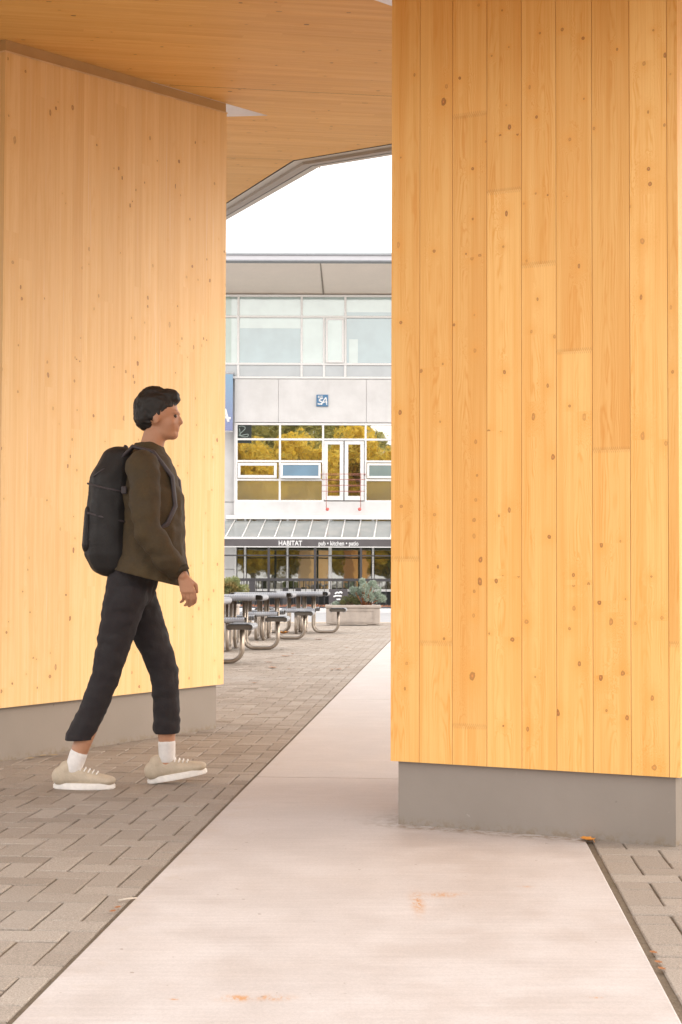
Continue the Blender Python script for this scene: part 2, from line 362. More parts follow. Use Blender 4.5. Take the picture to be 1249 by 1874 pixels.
def _pav():
    t = NT('concrete pavers'); p = t.pos(); tn = t.attr('tint')
    n1 = t.noise(p, 420, 2, .6); n2 = t.noise(p, 7, 5, .65); n3 = t.vor(p, 260); n4 = t.noise(p, .7, 3)
    c = t.mix(tn, (.255, .21, .172), (.365, .315, .27))
    c = t.mix(t.mr(n2, .35, .7, 0, .35), c, (.29, .245, .205))
    c = t.mix(1, c, t.mr(n1, .2, .8, .72, 1.25), 'MULTIPLY'); c = t.mix(1, c, t.mr(t.noise(p, 170, 3, .8), .3, .7, .78, 1.2), 'MULTIPLY')
    c = t.mix(t.mr(n1, .70, .76, 0, .5), c, (.62, .57, .52)); c = t.mix(t.mr(t.noise(p, 300, 1), .72, .78, 0, .6), c, (.09, .07, .06))
    c = t.mix(t.mr(n4, .45, .7, 0, .25), c, (.40, .375, .355))
    return t.bsdf(c, .88, 0, t.bump(t.M('ADD', n1, n2), .55, .004), .3)
M_pav = _pav()
def clip(poly, n, d):       # keep n.p <= d
    out = []
    for i in range(len(poly)):
        a, b_ = poly[i], poly[(i+1) % len(poly)]; da = a[0]*n[0]+a[1]*n[1]-d; db = b_[0]*n[0]+b_[1]*n[1]-d
        if da <= 0: out.append(a)
        if (da < 0 < db) or (db < 0 < da): k = da/(da-db); out.append((a[0]+(b_[0]-a[0])*k, a[1]+(b_[1]-a[1])*k))
    return out
def area(p): return .5*sum(p[i][0]*p[(i+1) % len(p)][1]-p[(i+1) % len(p)][0]*p[i][1] for i in range(len(p)))
def pavers():
    V = []; Fc = []; TN = []; c = .107; g = .0031
    i0, i1 = int(-7/c), int(5/c)
    for i in range(i0, i1):
        for j in range(int(-3/c), int(31/c)):
            m = (i-j) % 4
            if m == 0: x0, y0, x1, y1 = i, j, i+2, j+1
            elif m == 3: x0, y0, x1, y1 = i, j, i+1, j+2
            else: continue
            x0, x1, y0, y1 = x0*c+g-.03, x1*c-g-.03, y0*c+g, y1*c-g
            if x0 > S_R+1.6 and y0 > 12: continue
            if x0 < -4.5 and y0 < 3: continue
            base = [(x0, y0), (x1, y0), (x1, y1), (x0, y1)]
            if x0 < S_L: p = clip(base, (1, 0), S_L-.012)
            else: p = clip(base, (-1, 0), -(S_R+.022))
            if len(p) < 3 or abs(area(p)) < .0006: continue
            k = .0035; cx = sum(q[0] for q in p)/len(p); cy = sum(q[1] for q in p)/len(p)
            z = random.gauss(0, .0009); tx, ty = random.gauss(0, .006), random.gauss(0, .006)
            b_ = len(V); n = len(p)
            ins = []
            for q in p:
                dx, dy = cx-q[0], cy-q[1]; ins.append((q[0]+math.copysign(min(k, abs(dx)), dx), q[1]+math.copysign(min(k, abs(dy)), dy)))
            jit = random.gauss(0, .0007)
            for q in p: V.append(st(q[0]+jit, q[1], -.012))
            for q in p: V.append(st(q[0]+jit, q[1], z-.003+tx*(q[0]-cx)+ty*(q[1]-cy)))
            for q in ins: V.append(st(q[0]+jit, q[1], z+tx*(q[0]-cx)+ty*(q[1]-cy)))
            Fc.append(tuple(range(b_+2*n, b_+3*n)))
            for a in range(n):
                d = (a+1) % n; Fc.append((b_+a, b_+d, b_+n+d, b_+n+a)); Fc.append((b_+n+a, b_+n+d, b_+2*n+d, b_+2*n+a))
            TN += [min(1, max(0, random.gauss(.5, .24)))]*(1+2*n)
    me = bpy.data.meshes.new('brick_paving'); me.from_pydata(V, [], Fc); me.materials.append(M_pav)
    a = me.attributes.new('tint', 'FLOAT', 'FACE'); a.data.foreach_set('value', np.array(TN, 'f')); me.update()
    o = bpy.data.objects.new('brick_paving', me); COL.objects.link(o); tag(o, kind='structure')
pavers()
def _path():
    t = NT('broomed concrete'); p = t.pos(); xyz = t.sep(p)
    n1 = t.noise(p, 500, 2, .6); n2 = t.noise(p, 3.5, 6, .6); n3 = t.noise(t.vm(p, (3, 60, 1)), 1, 4, .6); n4 = t.noise(p, 1.1, 3)
    c = t.mix(t.mr(n2, .3, .72), (.43, .382, .360), (.50, .456, .438))
    c = t.mix(1, c, t.mr(n3, .25, .75, .95, 1.05), 'MULTIPLY'); c = t.mix(1, c, t.mr(n1, .2, .8, .93, 1.06), 'MULTIPLY')
    c = t.mix(t.mr(n4, .5, .75, 0, .25), c, (.47, .395, .345)); c = t.mix(1, c, t.mr(t.noise(p, 160, 3, .8), .3, .7, .92, 1.06), 'MULTIPLY')
    c = t.mix(t.mr(t.noise(p, 38, 1), .76, .80, 0, .6), c, (.22, .17, .13))
    nr = t.noise(t.vm(p, (40, 14, 1)), 1, 5, .75)
    for (px, py, sx, sy, s) in ((435, 1830, .035, .02, .9), (505, 1829, .03, .018, 1), (1092, 1829, .014, .006, .9), (320, 1832, .01, .006, .9), (765, 1655, .016, .11, .75), (810, 1640, .06, .03, .5), (960, 1625, .02, .012, .5)):
        q = gnd(px, py)
        ex = t.M('DIVIDE', t.M('SUBTRACT', xyz[0], q.x), sx); ey = t.M('DIVIDE', t.M('SUBTRACT', xyz[1], q.y), sy)
        e = t.M('EXPONENT', t.M('MULTIPLY', t.M('ADD', t.M('MULTIPLY', ex, ex), t.M('MULTIPLY', ey, ey)), -1))
        c = t.mix(t.M('MINIMUM', t.M('MULTIPLY', t.M('MULTIPLY', e, t.mr(nr, .38, .58)), s*1.4), .95), c, (.46, .23, .09))
    # grime line in front of the right pillar plinth and along the left edge
    a0, a1 = gnd(730, 1512), gnd(1068, 1538); dr = (a1-a0).normalized(); nn = Vector((-dr.y, dr.x, 0))
    dist = t.M('SUBTRACT', t.M('ADD', t.M('MULTIPLY', xyz[0], nn.x), t.M('MULTIPLY', xyz[1], nn.y)), a0.dot(nn))
    g1 = t.M('MULTIPLY', t.mr(dist, -.11, -.005, 0, 1), t.mr(t.noise(p, 26, 5, .8), .40, .60))
    along = t.M('ADD', t.M('MULTIPLY', xyz[0], dr.x), t.M('MULTIPLY', xyz[1], dr.y))
    g1 = t.M('MULTIPLY', g1, t.mr(along, a0.dot(dr)-.25, a0.dot(dr)+.1))
    c = t.mix(t.M('MULTIPLY', g1, .85), c, (.24, .17, .11))
    sx_ = t.M('SUBTRACT', t.M('ADD', t.M('MULTIPLY', xyz[0], SDv.x), t.M('MULTIPLY', xyz[1], SDv.y)), S_L)
    g2 = t.M('MULTIPLY', t.mr(sx_, .02, .22, 1, 0), t.mr(t.noise(p, 9, 5, .7), .48, .7))
    c = t.mix(t.M('MULTIPLY', g2, .4), c, (.42, .35, .29))
    return t.bsdf(c, t.mr(n2, .3, .7, .55, .75), 0, t.bump(t.M('ADD', n1, t.M('MULTIPLY', n3, .8)), .25, .003), .45)
M_path = _path()
b = MB(); brk = [-4, 2.2, gnd(600, 1425).dot(TD), 10.9, gnd(700, 1219).dot(TD), 19.5, 24, 31.2]
for i in range(len(brk)-1):
    b.box(S_L+.002, S_R, brk[i]+.0018, brk[i+1]-.0018, -.05, .004, bev=.006)
b.v = [tuple(Vector(st(v[0]+.0016*noise.noise(Vector((v[1]*3, 0, 0))), v[1], v[2]))) for v in b.v]
b.build('concrete_path', M_path, kind='structure')
MB().quad((-30, 31.0, .0), (30, 31.0, .0), (30, 41.2, .0), (-30, 41.2, .0)).build('plaza_pavement', plain('grey plaza pavement', (.34, .34, .35), .85, sc=3), kind='structure')
MB().box(-30, 30, 30.85, 31.05, -.02, .02, .01).build('drain_kerb', plain('warm kerb', (.50, .42, .33), .8), kind='structure')
b = MB(); b.box(-30, 30, 41.2, 41.45, -.02, .12, .015); b.build('patio_kerb', M_conc, kind='structure')
MB().quad((-30, 41.4, .03), (30, 41.4, .03), (30, 51, .03), (-30, 51, .03)).build('patio_floor', plain('patio slab', (.30, .29, .28), .85, sc=3), kind='structure')
# ------------------------------------------------------------------ pavilion: two wooden pillars + canopy roof
A_ = gnd(-3, 1394.5); B_ = gnd(396, 1333)
P1 = gnd(730, 1510); P2 = gnd(1238, 1550)
# ceiling plane through observed points
CA = at(17, 74, A_.y-.02); CB = at(416, 190, B_.y+.02)
cz = (CB.z-CA.z)/(CB.y-CA.y)
def ceilz(x, y): return CA.z+cz*(y-CA.y)
cn = Vector((0, -cz, 1)).normalized()
def oc(px, py): return on_plane(px, py, CA, cn)
def pillar(name, corners, faces, zpl, ztop_fn, plin_out, label):
    """corners CCW from above of plinth"""
    root = empty(name, tuple(sum((Vector(c) for c in corners), Vector())/len(corners)), label=label, cat='pillar', group='timber pillars carrying the canopy')
    off = root.location
    return root
def offset_poly(pts, d):
    n = len(pts); out = []
    for i in range(n):
        p0, p1, p2 = Vector(pts[i-1][:2]), Vector(pts[i][:2]), Vector(pts[(i+1) % n][:2])
        e1 = (p1-p0).normalized(); e2 = (p2-p1).normalized(); n1 = Vector((e1.y, -e1.x)); n2 = Vector((e2.y, -e2.x))
        bis = (n1+n2).normalized(); out.append(tuple(p1+bis*d/max(.3, bis.dot(n1))))
    return out
def make_pillar(base, zpl, over, ztopf, mats, boards_f, label, knots_f, loc, rz_label=None, band=True):
    root = empty('wooden_pillar', (loc[0], loc[1], 0), label=label, cat='pillar', group='timber pillars carrying the canopy')
    T = Matrix.Translation((-loc[0], -loc[1], 0))
    pl = MB(); pl.prism([(x, y) for x, y in base], -.02, zpl+.01)
    o = pl.build('plinth', M_plinth, root); o.data.transform(T)
    wood = offset_poly(base, over); inner = offset_poly(base, over-.018)
    co = MB(); co.prism(inner, zpl+.004, ztopf); o = co.build('core', M_back, root); o.data.transform(T)
    n = len(wood)
    for i in range(n):
        a = Vector((*wood[i], 0)); c = Vector((*wood[(i+1) % n], 0)); ux = (c-a).normalized(); nr = Vector((ux.y, -ux.x, 0)); L = (c-a).length
        zt = (lambda u, a=a, ux=ux: ztopf((a+ux*u).x, (a+ux*u).y))
        o = clad('board_face', mats[i], a, ux, boards_f(i, L), zt, zpl, knots_f(i, L), root, nrm=nr, seedbase=i*17+loc[0]*10, tsc=(.62 if mats[i] == M_front else 1), depth=.014, gapw=(.0016 if mats[i] == M_front else .0003))
        o.data.transform(T)
    if band:
        bo = offset_poly(base, over-.004); bm = MB()
        nn = len(bo)
        bm.add([(x, y, ztopf(x, y)) for x, y in bo]+[(x, y, ceilz(x, y)+.05) for x, y in bo], [(k, (k+1) % nn, nn+(k+1) % nn, nn+k) for k in range(nn)])
        o = bm.build('top_flashing', M_band, root); o.data.transform(T)
        bm = MB(); b2 = offset_poly(base, over+.004)
        for k in range(nn):
            x, y = b2[k]; x2, y2 = b2[(k+1) % nn]
            z1, z2 = ztopf(x, y), ztopf(x2, y2)
            bm.add([(x, y, z1-.005), (x2, y2, z2-.005), (x2, y2, z2+.004), (x, y, z1+.004), (bo[k][0], bo[k][1], z1+.004), (bo[(k+1) % nn][0], bo[(k+1) % nn][1], z2+.004)], [(0, 1, 2, 3), (3, 2, 5, 4)])
        o = bm.build('edge_strip', plain('raw edge strip', (.72, .50, .27), .6), root); o.data.transform(T)
    return root
# left pillar
Cl = B_.xy+Vector((-1.15, .9)); Dl = A_.xy+Vector((-1.0, .62))
baseL = [tuple(A_.xy), tuple(B_.xy), tuple(Cl), tuple(Dl)]
def ztL(x, y): return ceilz(x, y)-.062
def bL(i, L): return rboards(L, .085, (.44, .66), 2.6, .3, 4.0, .35)
def kL(i, L): return rknots(L, .3, 4.0, 26, (.004, .009))
make_pillar(baseL, .275, .035, ztL, [M_glu]*4, bL, 'wide pale pine pillar on a grey plinth behind the walking person', kL, tuple(A_.xy))
# right pillar
d12 = (P2-P1).normalized()
baseR = [tuple(P1.xy), tuple(P2.xy), (P2.x+.55, P2.y+.95), (P1.x+.62, P1.y+1.15)]
zplR = .92+ (at(724, 1389, P1.y).z-.92)
woodR = offset_poly(baseR, .022)
aR = Vector((*woodR[0], 0)); cR = Vector((*woodR[1], 0)); uR = (cR-aR).normalized(); nR = Vector((uR.y, -uR.x, 0))
def toR(px, py):
    q = on_plane(px, py, aR, nR); return (q-aR).dot(uR), q.z
zR0 = toR(980, 1408)[1]
LR = (cR-aR).length
def bR(i, L):
    if i: return rboards(L, .13, (.3, .7), 2.0, .3, 4.2, .05)
    js = [0]+[toR(x, 700)[0] for x in (769, 829, 892, 955.5, 1019, 1085, 1154, 1223)]+[L]
    br = [[1023], [1178], [1331, 205], [345], [480, -120], [640], [822], [-150], [1180]]
    tn = [[.62, .34], [.66, .42], [.52, .26, .50], [.80, .30], [.72, .5, .4], [.76, .42], [.66, .20], [.80, .6], [.80, .30]]
    return [(js[k], js[k+1], [toR((769+k*64), y)[1] for y in br[k]], tn[k]) for k in range(9)]
KA = [(403,20,7),(500,43,4),(135,311,5),(268,360,8),(256,424,12),(457,232,4),(528,196,4),(323,325,7),(615,362,5),(518,438,4),(531,530,8),(492,565,6),(564,558,6),(432,590,4),(78,656,4),(378,702,7),(378,912,5),(68,1021,8),(217,1046,7),(375,1076,9),(407,1064,8),(350,1057,4),(78,1343,8),(385,1312,4),(300,1353,6),(387,1459,7),(253,1515,5),(163,1545,7),(657,138,5),(750,123,7),(837,159,7),(782,580,7),(820,1108,6),(648,1246,5),(622,1381,6),(591,848,5),(603,1086,5),(718,1402,6),(883,535,5),(979,205,5),(1130,126,5),(1091,264,7),(1178,230,6),(1201,309,4),(1108,466,5),(1230,489,7),(1176,520,5),(1110,703,8),(1116,766,9),(1084,1004,9),(1079,1238,6),(1203,1280,5),(1210,1548,6),(518,890,7),(505,1027,5),(640,805,5),(690,812,4),(770,818,3),(510,1550,7),(841,411,4),(643,487,6),(1034,860,4)]
KB = [(75,125,9),(242,163,5),(80,516,8),(218,550,7),(233,767,5),(390,247,8),(396,387,6),(390,489,8),(384,572,9),(384,640,8),(410,738,10),(408,828,11),(384,870,6),(382,970,7),(376,1222,14),(445,203,8),(495,201,4),(690,13,6),(630,142,8),(712,310,9),(781,98,6),(842,144,9),(530,531,7),(487,555,4),(696,642,9),(476,826,8),(503,806,4),(569,807,6),(602,996,9),(543,1070,9),(447,1045,4),(797,802,7),(798,845,7),(860,841,7),(914,676,7),(993,661,4),(905,916,9),(954,997,9),(1054,1004,6),(1014,902,4),(1085,222,10),(1182,253,9),(822,1171,8),(911,1228,9),(1003,1211,10),(733,1376,8),(607,1444,7),(505,1430,5),(935,1366,5),(1020,1396,8),(1126,1313,7),(1134,1604,12),(1165,980,8),(1122,808,5),(781,1025,7),(800,940,8),(103,1170,8),(96,1275,5),(258,1067,6),(638,1226,4)]
def kR(i, L):
    if i: return rknots(L, .3, 4.2, 9, (.006, .014))
    out = []
    for K, oy in ((KA, 0), (KB, 700)):
        for (x, y, r) in K:
            u, z = toR(700+x*.4395, oy+y*.4395); out.append((u, z, r*.4395/2560*5.1*.80))
    return out
def ztR(x, y): return ceilz(x, y)-.062
make_pillar(baseR, zR0, .022, ztR, [M_front]*4, bR, 'orange pine pillar of wide knotty boards standing beside the concrete path', kR, tuple(P1.xy))
# canopy roof
E1, E2, E3 = oc(417, 370), oc(537, 293.5), oc(717, 263)
v1 = (E1-E2).normalized(); v2 = (E3-E2).normalized()
outline = [(-6.5, 4.25), (3.6, 4.25), tuple((E2+v2*5.5).xy), tuple(E2.xy), tuple((E2+v1*6).xy), (-7.5, 8.5)]  # unseen rear edge cut back so open sky lights the pillars
hulls = [[outline[0], outline[1], outline[2], outline[3], outline[5]], [outline[3], outline[4], outline[5]]]
T1 = oc(490, 211); T1b = oc(416, 213); A0 = oc(17, 74); dA = (T1-A0).normalized()
far = T1+(T1b-T1).normalized()*2.3
holeL = [tuple((A0-dA*.0).xy), tuple(T1.xy), tuple(far.xy), (Dl.x-.1, Dl.y+.12)]
a2 = oc(688, 0); b2_ = oc(718, 10.2); dd = (b2_-a2).normalized()
wr = offset_poly(baseR, .020)
holeR = [wr[0], wr[1], (wr[2][0]+.06, wr[2][1]+.1), tuple((b2_+dd*.55).xy), tuple((a2-dd*1.0).xy)]
def subtract(poly, hole):
    if area(hole) < 0: hole = hole[::-1]
    res = []; cur = poly
    for i in range(len(hole)):
        a, c = hole[i], hole[(i+1) % len(hole)]; n = ((c[1]-a[1]), -(c[0]-a[0])); d = n[0]*a[0]+n[1]*a[1]
        out = clip(cur, (-n[0], -n[1]), -d)
        if len(out) > 2 and abs(area(out)) > 1e-6: res.append(out)
        cur = clip(cur, n, d)
        if len(cur) < 3: break
    return res
def convex_hull_order(h):
    cx = sum(p[0] for p in h)/len(h); cy = sum(p[1] for p in h)/len(h)
    return sorted(h, key=lambda p: math.atan2(p[1]-cy, p[0]-cx))
holeL = convex_hull_order(holeL); holeR = convex_hull_order(holeR)
cdv = Vector((1, .24)).normalized(); cnv = Vector((-cdv.y, cdv.x))
roof = empty('canopy_roof', (E2.x, E2.y, 0), label='timber canopy with a board ceiling and folded grey metal edge', cat='canopy')
def ceiling():
    V = []; Fc = []; UV = []; KN = []; SD = []; TN = []; JT = []
    seams = [Vector(oc(560, 168).xy).dot(cnv), Vector(oc(480, 290.5).xy).dot(cnv), Vector(oc(400, 20).xy).dot(cnv)-.9]
    t = -4.0; k = 0
    while t < 22:
        w_ = random.uniform(.045, .085); e = t+w_
        g = False
        for s_ in seams:
            if t < s_ <= e: e = s_; g = True
        if e-t < .004: t = e+.006; continue
        u = -11; 
        while u < 11:
            ul = random.uniform(.5, 1.6); u1 = u+ul
            c4 = [cdv*u+cnv*t, cdv*u1+cnv*t, cdv*u1+cnv*e, cdv*u+cnv*e]
            base = []
            for ol in hulls:
                p = [tuple(q) for q in c4]
                for i in range(len(ol)):
                    a, c = ol[i], ol[(i+1) % len(ol)]; n = ((c[1]-a[1]), -(c[0]-a[0])); p = clip(p, n, n[0]*a[0]+n[1]*a[1])
                    if len(p) < 3: break
                if len(p) >= 3: base.append(p)
            if base:
                parts = []
                for p in base:
                    for q in subtract(p, holeL): parts += subtract(q, holeR)
                kn = (random.uniform(-.3, .3)*w_, u+random.uniform(.1, .9)*ul, random.uniform(.004, .009)) if random.random() < .75 else (0, 0, 0)
                tn = random.uniform(.38, .66); sd_ = random.uniform(0, 90)
                for q in parts:
                    if abs(area(q)) < 1e-5: continue
                    q = q if area(q) < 0 else q[::-1]
                    b_ = len(V); V.extend([(x, y, ceilz(x, y)) for x, y in q]); Fc.append(tuple(range(b_, b_+len(q))))
                    for x, y in q: UV.append((Vector((x, y)).dot(cnv)-(t+e)/2, Vector((x, y)).dot(cdv)))
                    KN.append(kn); SD.append(sd_); TN.append(tn); JT.append(-50)
            u = u1
        t = e+(.007 if g else 0); k += 1
    fin_wood('ceiling_boards', V, Fc, UV, KN, SD, TN, JT, M_ceil, roof)
ceiling()
bm = MB()
ol = outline if area(outline) > 0 else outline[::-1]
parts = [ol]
# triangulated-convex outline minus holes (outline is convex)
pp = []
for hh in hulls:
    for q in subtract(hh, holeL): pp += subtract(q, holeR)
for q in pp:
    q = q if area(q) > 0 else q[::-1]
    bm.add([(x, y, ceilz(x, y)+.012) for x, y in q], [tuple(range(len(q)))[::-1]])
    bm.add([(x, y, ceilz(x, y)+.30) for x, y in q], [tuple(range(len(q)))])
bm.build('roof_deck', M_back, roof)
bm = MB()
for h in (holeL, holeR):
    n = len(h)
    bm.add([(x, y, ceilz(x, y)-.002) for x, y in h]+[(x, y, ceilz(x, y)+.34) for x, y in h], [((k+1) % n, k, n+k, n+(k+1) % n) for k in range(n)])
bm.build('skylight_shaft', plain('white shaft lining', (.74, .72, .72), .5, var=.03), roof)
for h in (holeL, holeR):
    MB().prism(h, lambda x, y: ceilz(x, y)+.33, lambda x, y: ceilz(x, y)+.35).build('skylight', M_skyl, roof)
# folded metal edge: profile along outline (offset outwards d, drop z)
def edge(name, prof, mat):
    n = len(ol); bm = MB(); rings = []
    for (d, dz) in prof:
        o_ = offset_poly(ol, d); rings.append([(x, y, ceilz(x, y)+dz) for x, y in o_])
    for i in range(len(prof)-1):
        for k in range(n):
            a, b_, c, d_ = rings[i][k], rings[i][(k+1) % n], rings[i+1][(k+1) % n], rings[i+1][k]
            bm.add([a, b_, c, d_], [(0, 3, 2, 1)])
    bm.build(name, mat, roof)
edge('edge_gap', [(-.003, .01), (.012, .01), (.012, -.004)], M_trimK)
edge('edge_flat', [(.012, -.004), (.085, -.006)], M_trimL)
edge('edge_drop', [(.085, -.006), (.087, -.030), (.16, -.032)], M_trimD)
edge('edge_line', [(.16, -.030), (.172, -.030)], M_trimK)
edge('edge_lip', [(.172, -.034), (.235, -.036), (.235, .33), (.0, .33)], M_trimL)
bm = MB(); q = Vector((*offset_poly(ol, .235)[ol.index(tuple(E2.xy))], 0)); q.z = ceilz(q.x, q.y)
bm.box(q.x-.006, q.x+.006, q.y-.012, q.y+.004, q.z-.045, q.z+.01); bm.build('edge_joint_clip', M_white, roof)
# ------------------------------------------------------------------ building
YF = 50.0
def FX(x, y=800, Y=YF): return at(x, y, Y).x
def FZ(y, x=560, Y=YF): return at(x, y, Y).z
bld = empty('office_building', (0, YF, 0), label='pale concrete three storey building with white framed windows', cat='building')
def wbox(x0, x1, z0, z1, y0=YF, y1=YF+.35): return (x0, x1, y0, y1, z0, z1)
zr = dict(r0=FZ(464.5), r1=FZ(477.5, Y=47), s0=FZ(539), f3t=FZ(541), f3a=FZ(579.5), f3b=FZ(666), f3c=FZ(691), c1=FZ(694), c0=FZ(773), f2t=FZ(776), f2a=FZ(804), f2b=FZ(844), f2c=FZ(878), f2d=FZ(917), cb=FZ(944), pubt=FZ(1000))
XL, XR = -14.0, 12.0
xc = FX(429.5)
# walls (front layers): panels with joints
wl = MB()
def panel(x0, x1, z0, z1, y=YF): wl.box(x0+.004, x1-.004, y, y+.3, z0, z1, .012)
js = [xc]+[FX(x, 733) for x in (510.5, 671.5)]+[FX(832, 733), FX(993, 733), XR]
for i in range(len(js)-1): panel(js[i], js[i+1], zr['c0'], zr['c1'])
panel(xc, XR, zr['cb']-.05, zr['f2d']-.01)
wl.box(XL, xc-.02, YF+.45, YF+.9, 0, FZ(918)-.01, .01); wl.box(XL, xc-.02, YF+.45, YF+.9, FZ(918)+.01, zr['f3c'], .01)
for y_ in (1017, 1043, 1068): pass
wl.box(xc, FX(433)-.02, YF, YF+.3, zr['f2d']+.005, zr['c0']-.012, .004)
wl.box(FX(411), FX(430.5, 1040)-.005, YF-.02, YF+.3, 0, FZ(1043), .01); wl.box(FX(411), FX(430.5, 1040)-.005, YF-.02, YF+.3, FZ(1043)+.02, zr['cb']-.07, .01)
wl.box(xc, XR, YF+.27, YF+.29, .05, zr['s0']-.03)
wl.build('wall', M_conc, bld)
back = MB(); back.box(XL, XR, YF+.95, YF+8, .02, zr['s0']-.02); back.build('building_core', M_black, bld)
rf = MB()
ye = 47.0; z_e = FZ(478, Y=ye); z_w = FZ(538.5)
rf.add([(XL-1, ye, z_e), (XR, ye, z_e), (XR, YF+.3, z_w), (XL-1, YF+.3, z_w)], [(0, 1, 2, 3)][0:1])
so_ = rf.build('soffit', plain('beige soffit', (.86, .76, .67), .6, var=.03, sc=1), bld)
g = MB(); pA = at(587, 478.5, ye); pB = at(593, 537, YF-.02)
g.add([(pA.x-.02, ye, z_e-.004), (pA.x+.02, ye, z_e-.004), (pB.x+.03, YF, z_w+.0), (pB.x-.03, YF, z_w+.0)], [(0, 1, 2, 3)]); g.build('soffit_joint', plain('joint shadow strip', (.30, .25, .21), .7), bld)
rf = MB(); rf.box(XL-1, XR, ye-.12, YF+9, z_e+.015, FZ(469, Y=ye)); rf.build('roof', plain('lilac grey fascia', (.60, .60, .64), .45, var=.04, sc=1), bld)
rf = MB(); rf.box(XL-1, XR, ye-.16, ye+.3, FZ(469, Y=ye)+.003, FZ(466.5, Y=ye)); rf.box(XL-1, XR, ye-.14, ye+.2, z_e-.03, z_e+.012); rf.build('fascia_flashing', plain('dark flashing', (.28, .29, .31), .5), bld)
rf = MB(); rf.box(XL-1, XR, ye+.5, ye+.56, FZ(466, Y=ye), FZ(461.5, Y=ye+.5)); rf.build('parapet_glass', M_gspan, bld)
# window grids
def wgrid(name, xs, zs, skipv, mats_f, fw=.055, hskip=(), y=YF+.08):
    """skipv: set of (column boundary i,row j) where no vertical bar"""
    root = MB()
    x0, x1, z0, z1 = xs[0], xs[-1], zs[0], zs[-1]
    for kz, z in enumerate(zs):
        a = 0
        for c in range(len(xs)-1):
            if (c, kz) in hskip: 
                if c > a: root.box(xs[a]-fw/2, xs[c]+fw/2, y-.07, y+.05, z-fw/2, z+fw/2, .006)
                a = c+1
        root.box(xs[a]-fw/2, x1+fw/2, y-.07, y+.05, z-fw/2, z+fw/2, .006)
    for i, x in enumerate(xs):
        for j in range(len(zs)-1):
            if (i, j) in skipv: continue
            root.box(x-fw/2, x+fw/2, y-.068, y+.05, zs[j]+fw/2, zs[j+1]-fw/2, .006)
    fr = root.build(name, M_white, bld)
    for j in range(len(zs)-1):
        i = 0
        while i < len(xs)-1:
            k = i+1
            while (k, j) in skipv: k += 1
            m = mats_f(i, j)
            if m is not None:
                p = MB(); t = random.gauss(0, .0025)
                p.box(xs[i]+fw/2+.001, xs[k]-fw/2-.001, y, y+.02, zs[j]+fw/2+.001, zs[j+1]-fw/2-.001)
                o = p.build('pane', m, fr)
            i = k
    return fr
xs3 = [XL]+[FX(x, 610) for x in (175, 300, 437, 553, 594, 633, 749, 865, 980)]+[XR]
xs3[0] = FX(60, 610)
zs3 = [zr['f3c'], zr['f3b'], zr['f3a'], zr['f3t']]
nx = len(xs3)
sk = {(5, 2)}
def m3f(i, j):
    if j == 0: return M_gspan
    if (i, j) in ((3, 1), (6, 1), (1, 1)): return M_gmint2
    return M_gmint
w3 = wgrid('upper_window_band', xs3, zs3, sk, m3f, .075)
for (x0, x1, y0, y1, m) in ((439.5, 551, 581.5, 600.5, M_gmint), (635.5, 747, 570.5, 577.5, M_gmint2), (410, 424, 543, 577, M_ggreen), (410, 424, 581.5, 664, M_ggreen), (640, 656, 620, 664, M_gmint)):
    MB().box(FX(x0, 600), FX(x1, 600), YF+.072, YF+.0785, FZ(y1), FZ(y0)).build('roller_blind', m, w3)
def casement(x0, x1, y0, y1, m, par, tilt=0, fwd=.0, th=.075):
    a, c = FX(x0, (y0+y1)/2), FX(x1, (y0+y1)/2); zt, zb = FZ(y0), FZ(y1)
    b = MB(); t = th
    b.box(a, c, -.03, .03, zb-zt, zb-zt+t, .008); b.box(a, c, -.03, .03, -t, 0, .008); b.box(a, a+t, -.029, .029, zb-zt+t, -t, .008); b.box(c-t, c, -.029, .029, zb-zt+t, -t, .008)
    o = b.build('casement', M_white, par); o.location = (0, YF-.02-fwd, zt); o.rotation_euler = (tilt, 0, 0)
    p = MB().box(a+t, c-t, -.005, .01, zb-zt+t, -t).build('casement_pane', m, par); p.location = o.location; p.rotation_euler = o.rotation_euler
casement(597, 630.5, 582, 664, M_gmint, bld)
xs2 = [FX(x, 850) for x in (433.5, 513, 592, 670, 749, 828, 907)]; zs2 = [zr['f2d'], zr['f2c'], zr['f2b'], zr['f2a'], zr['f2t']]
def m2f(i, j):
    if i == 2 and j < 3: return None
    if j == 0: return M_gfrost
    return M_gdark
w2 = wgrid('middle_window_band', xs2, zs2, set(), m2f, .07, hskip={(2, 0), (2, 1), (2, 2)})
for (x0, x1) in ((436, 507.5), (750, 826)): casement(x0, x1, 847.5, 875, M_gdark, bld, th=.10)
casement(514.5, 588, 847.5, 877, M_gsky, bld, tilt=-.28, th=.08)
casement(672.5, 747, 847.5, 875, M_gmint2, bld, th=.08)
# french doors
for (x0, x1) in ((594, 629.5), (631.5, 667)):
    a, c = FX(x0, 860), FX(x1, 860); zt, zb = FZ(807), FZ(915.5); t1 = .13; b = MB()
    yy = YF-.0
    b.box(a, c, yy, yy+.06, zb, zb+.16, .008); b.box(a, c, yy, yy+.06, zt-.12, zt, .008); b.box(a, a+t1, yy+.001, yy+.059, zb+.16, zt-.12, .008); b.box(c-t1, c, yy+.001, yy+.059, zb+.16, zt-.12, .008)
    d = b.build('balcony_door', M_white, bld)
    MB().box(a+t1, c-t1, yy+.03, yy+.045, zb+.16, zt-.12).build('door_pane', M_gdark, d)
M_red = plain('red painted rod', (.42, .15, .12), .5)
b = MB(); ya = YF-.28
for y_ in (867.5, 877.5, 888, 899): b.tube([at(589, y_, ya), at(669.5, y_, ya)], .011, 6)
for x_ in (598, 661):
    p0, p1 = at(x_, 866, ya), at(x_, 930, ya); b.tube([p0, p1], .011, 6)
for x_ in (589.5, 669): p0 = at(x_, 867.5, ya); b.tube([p0, p0+Vector((0, .3, 0))], .02, 6)
r_ = b.build('railing', M_red, bld)
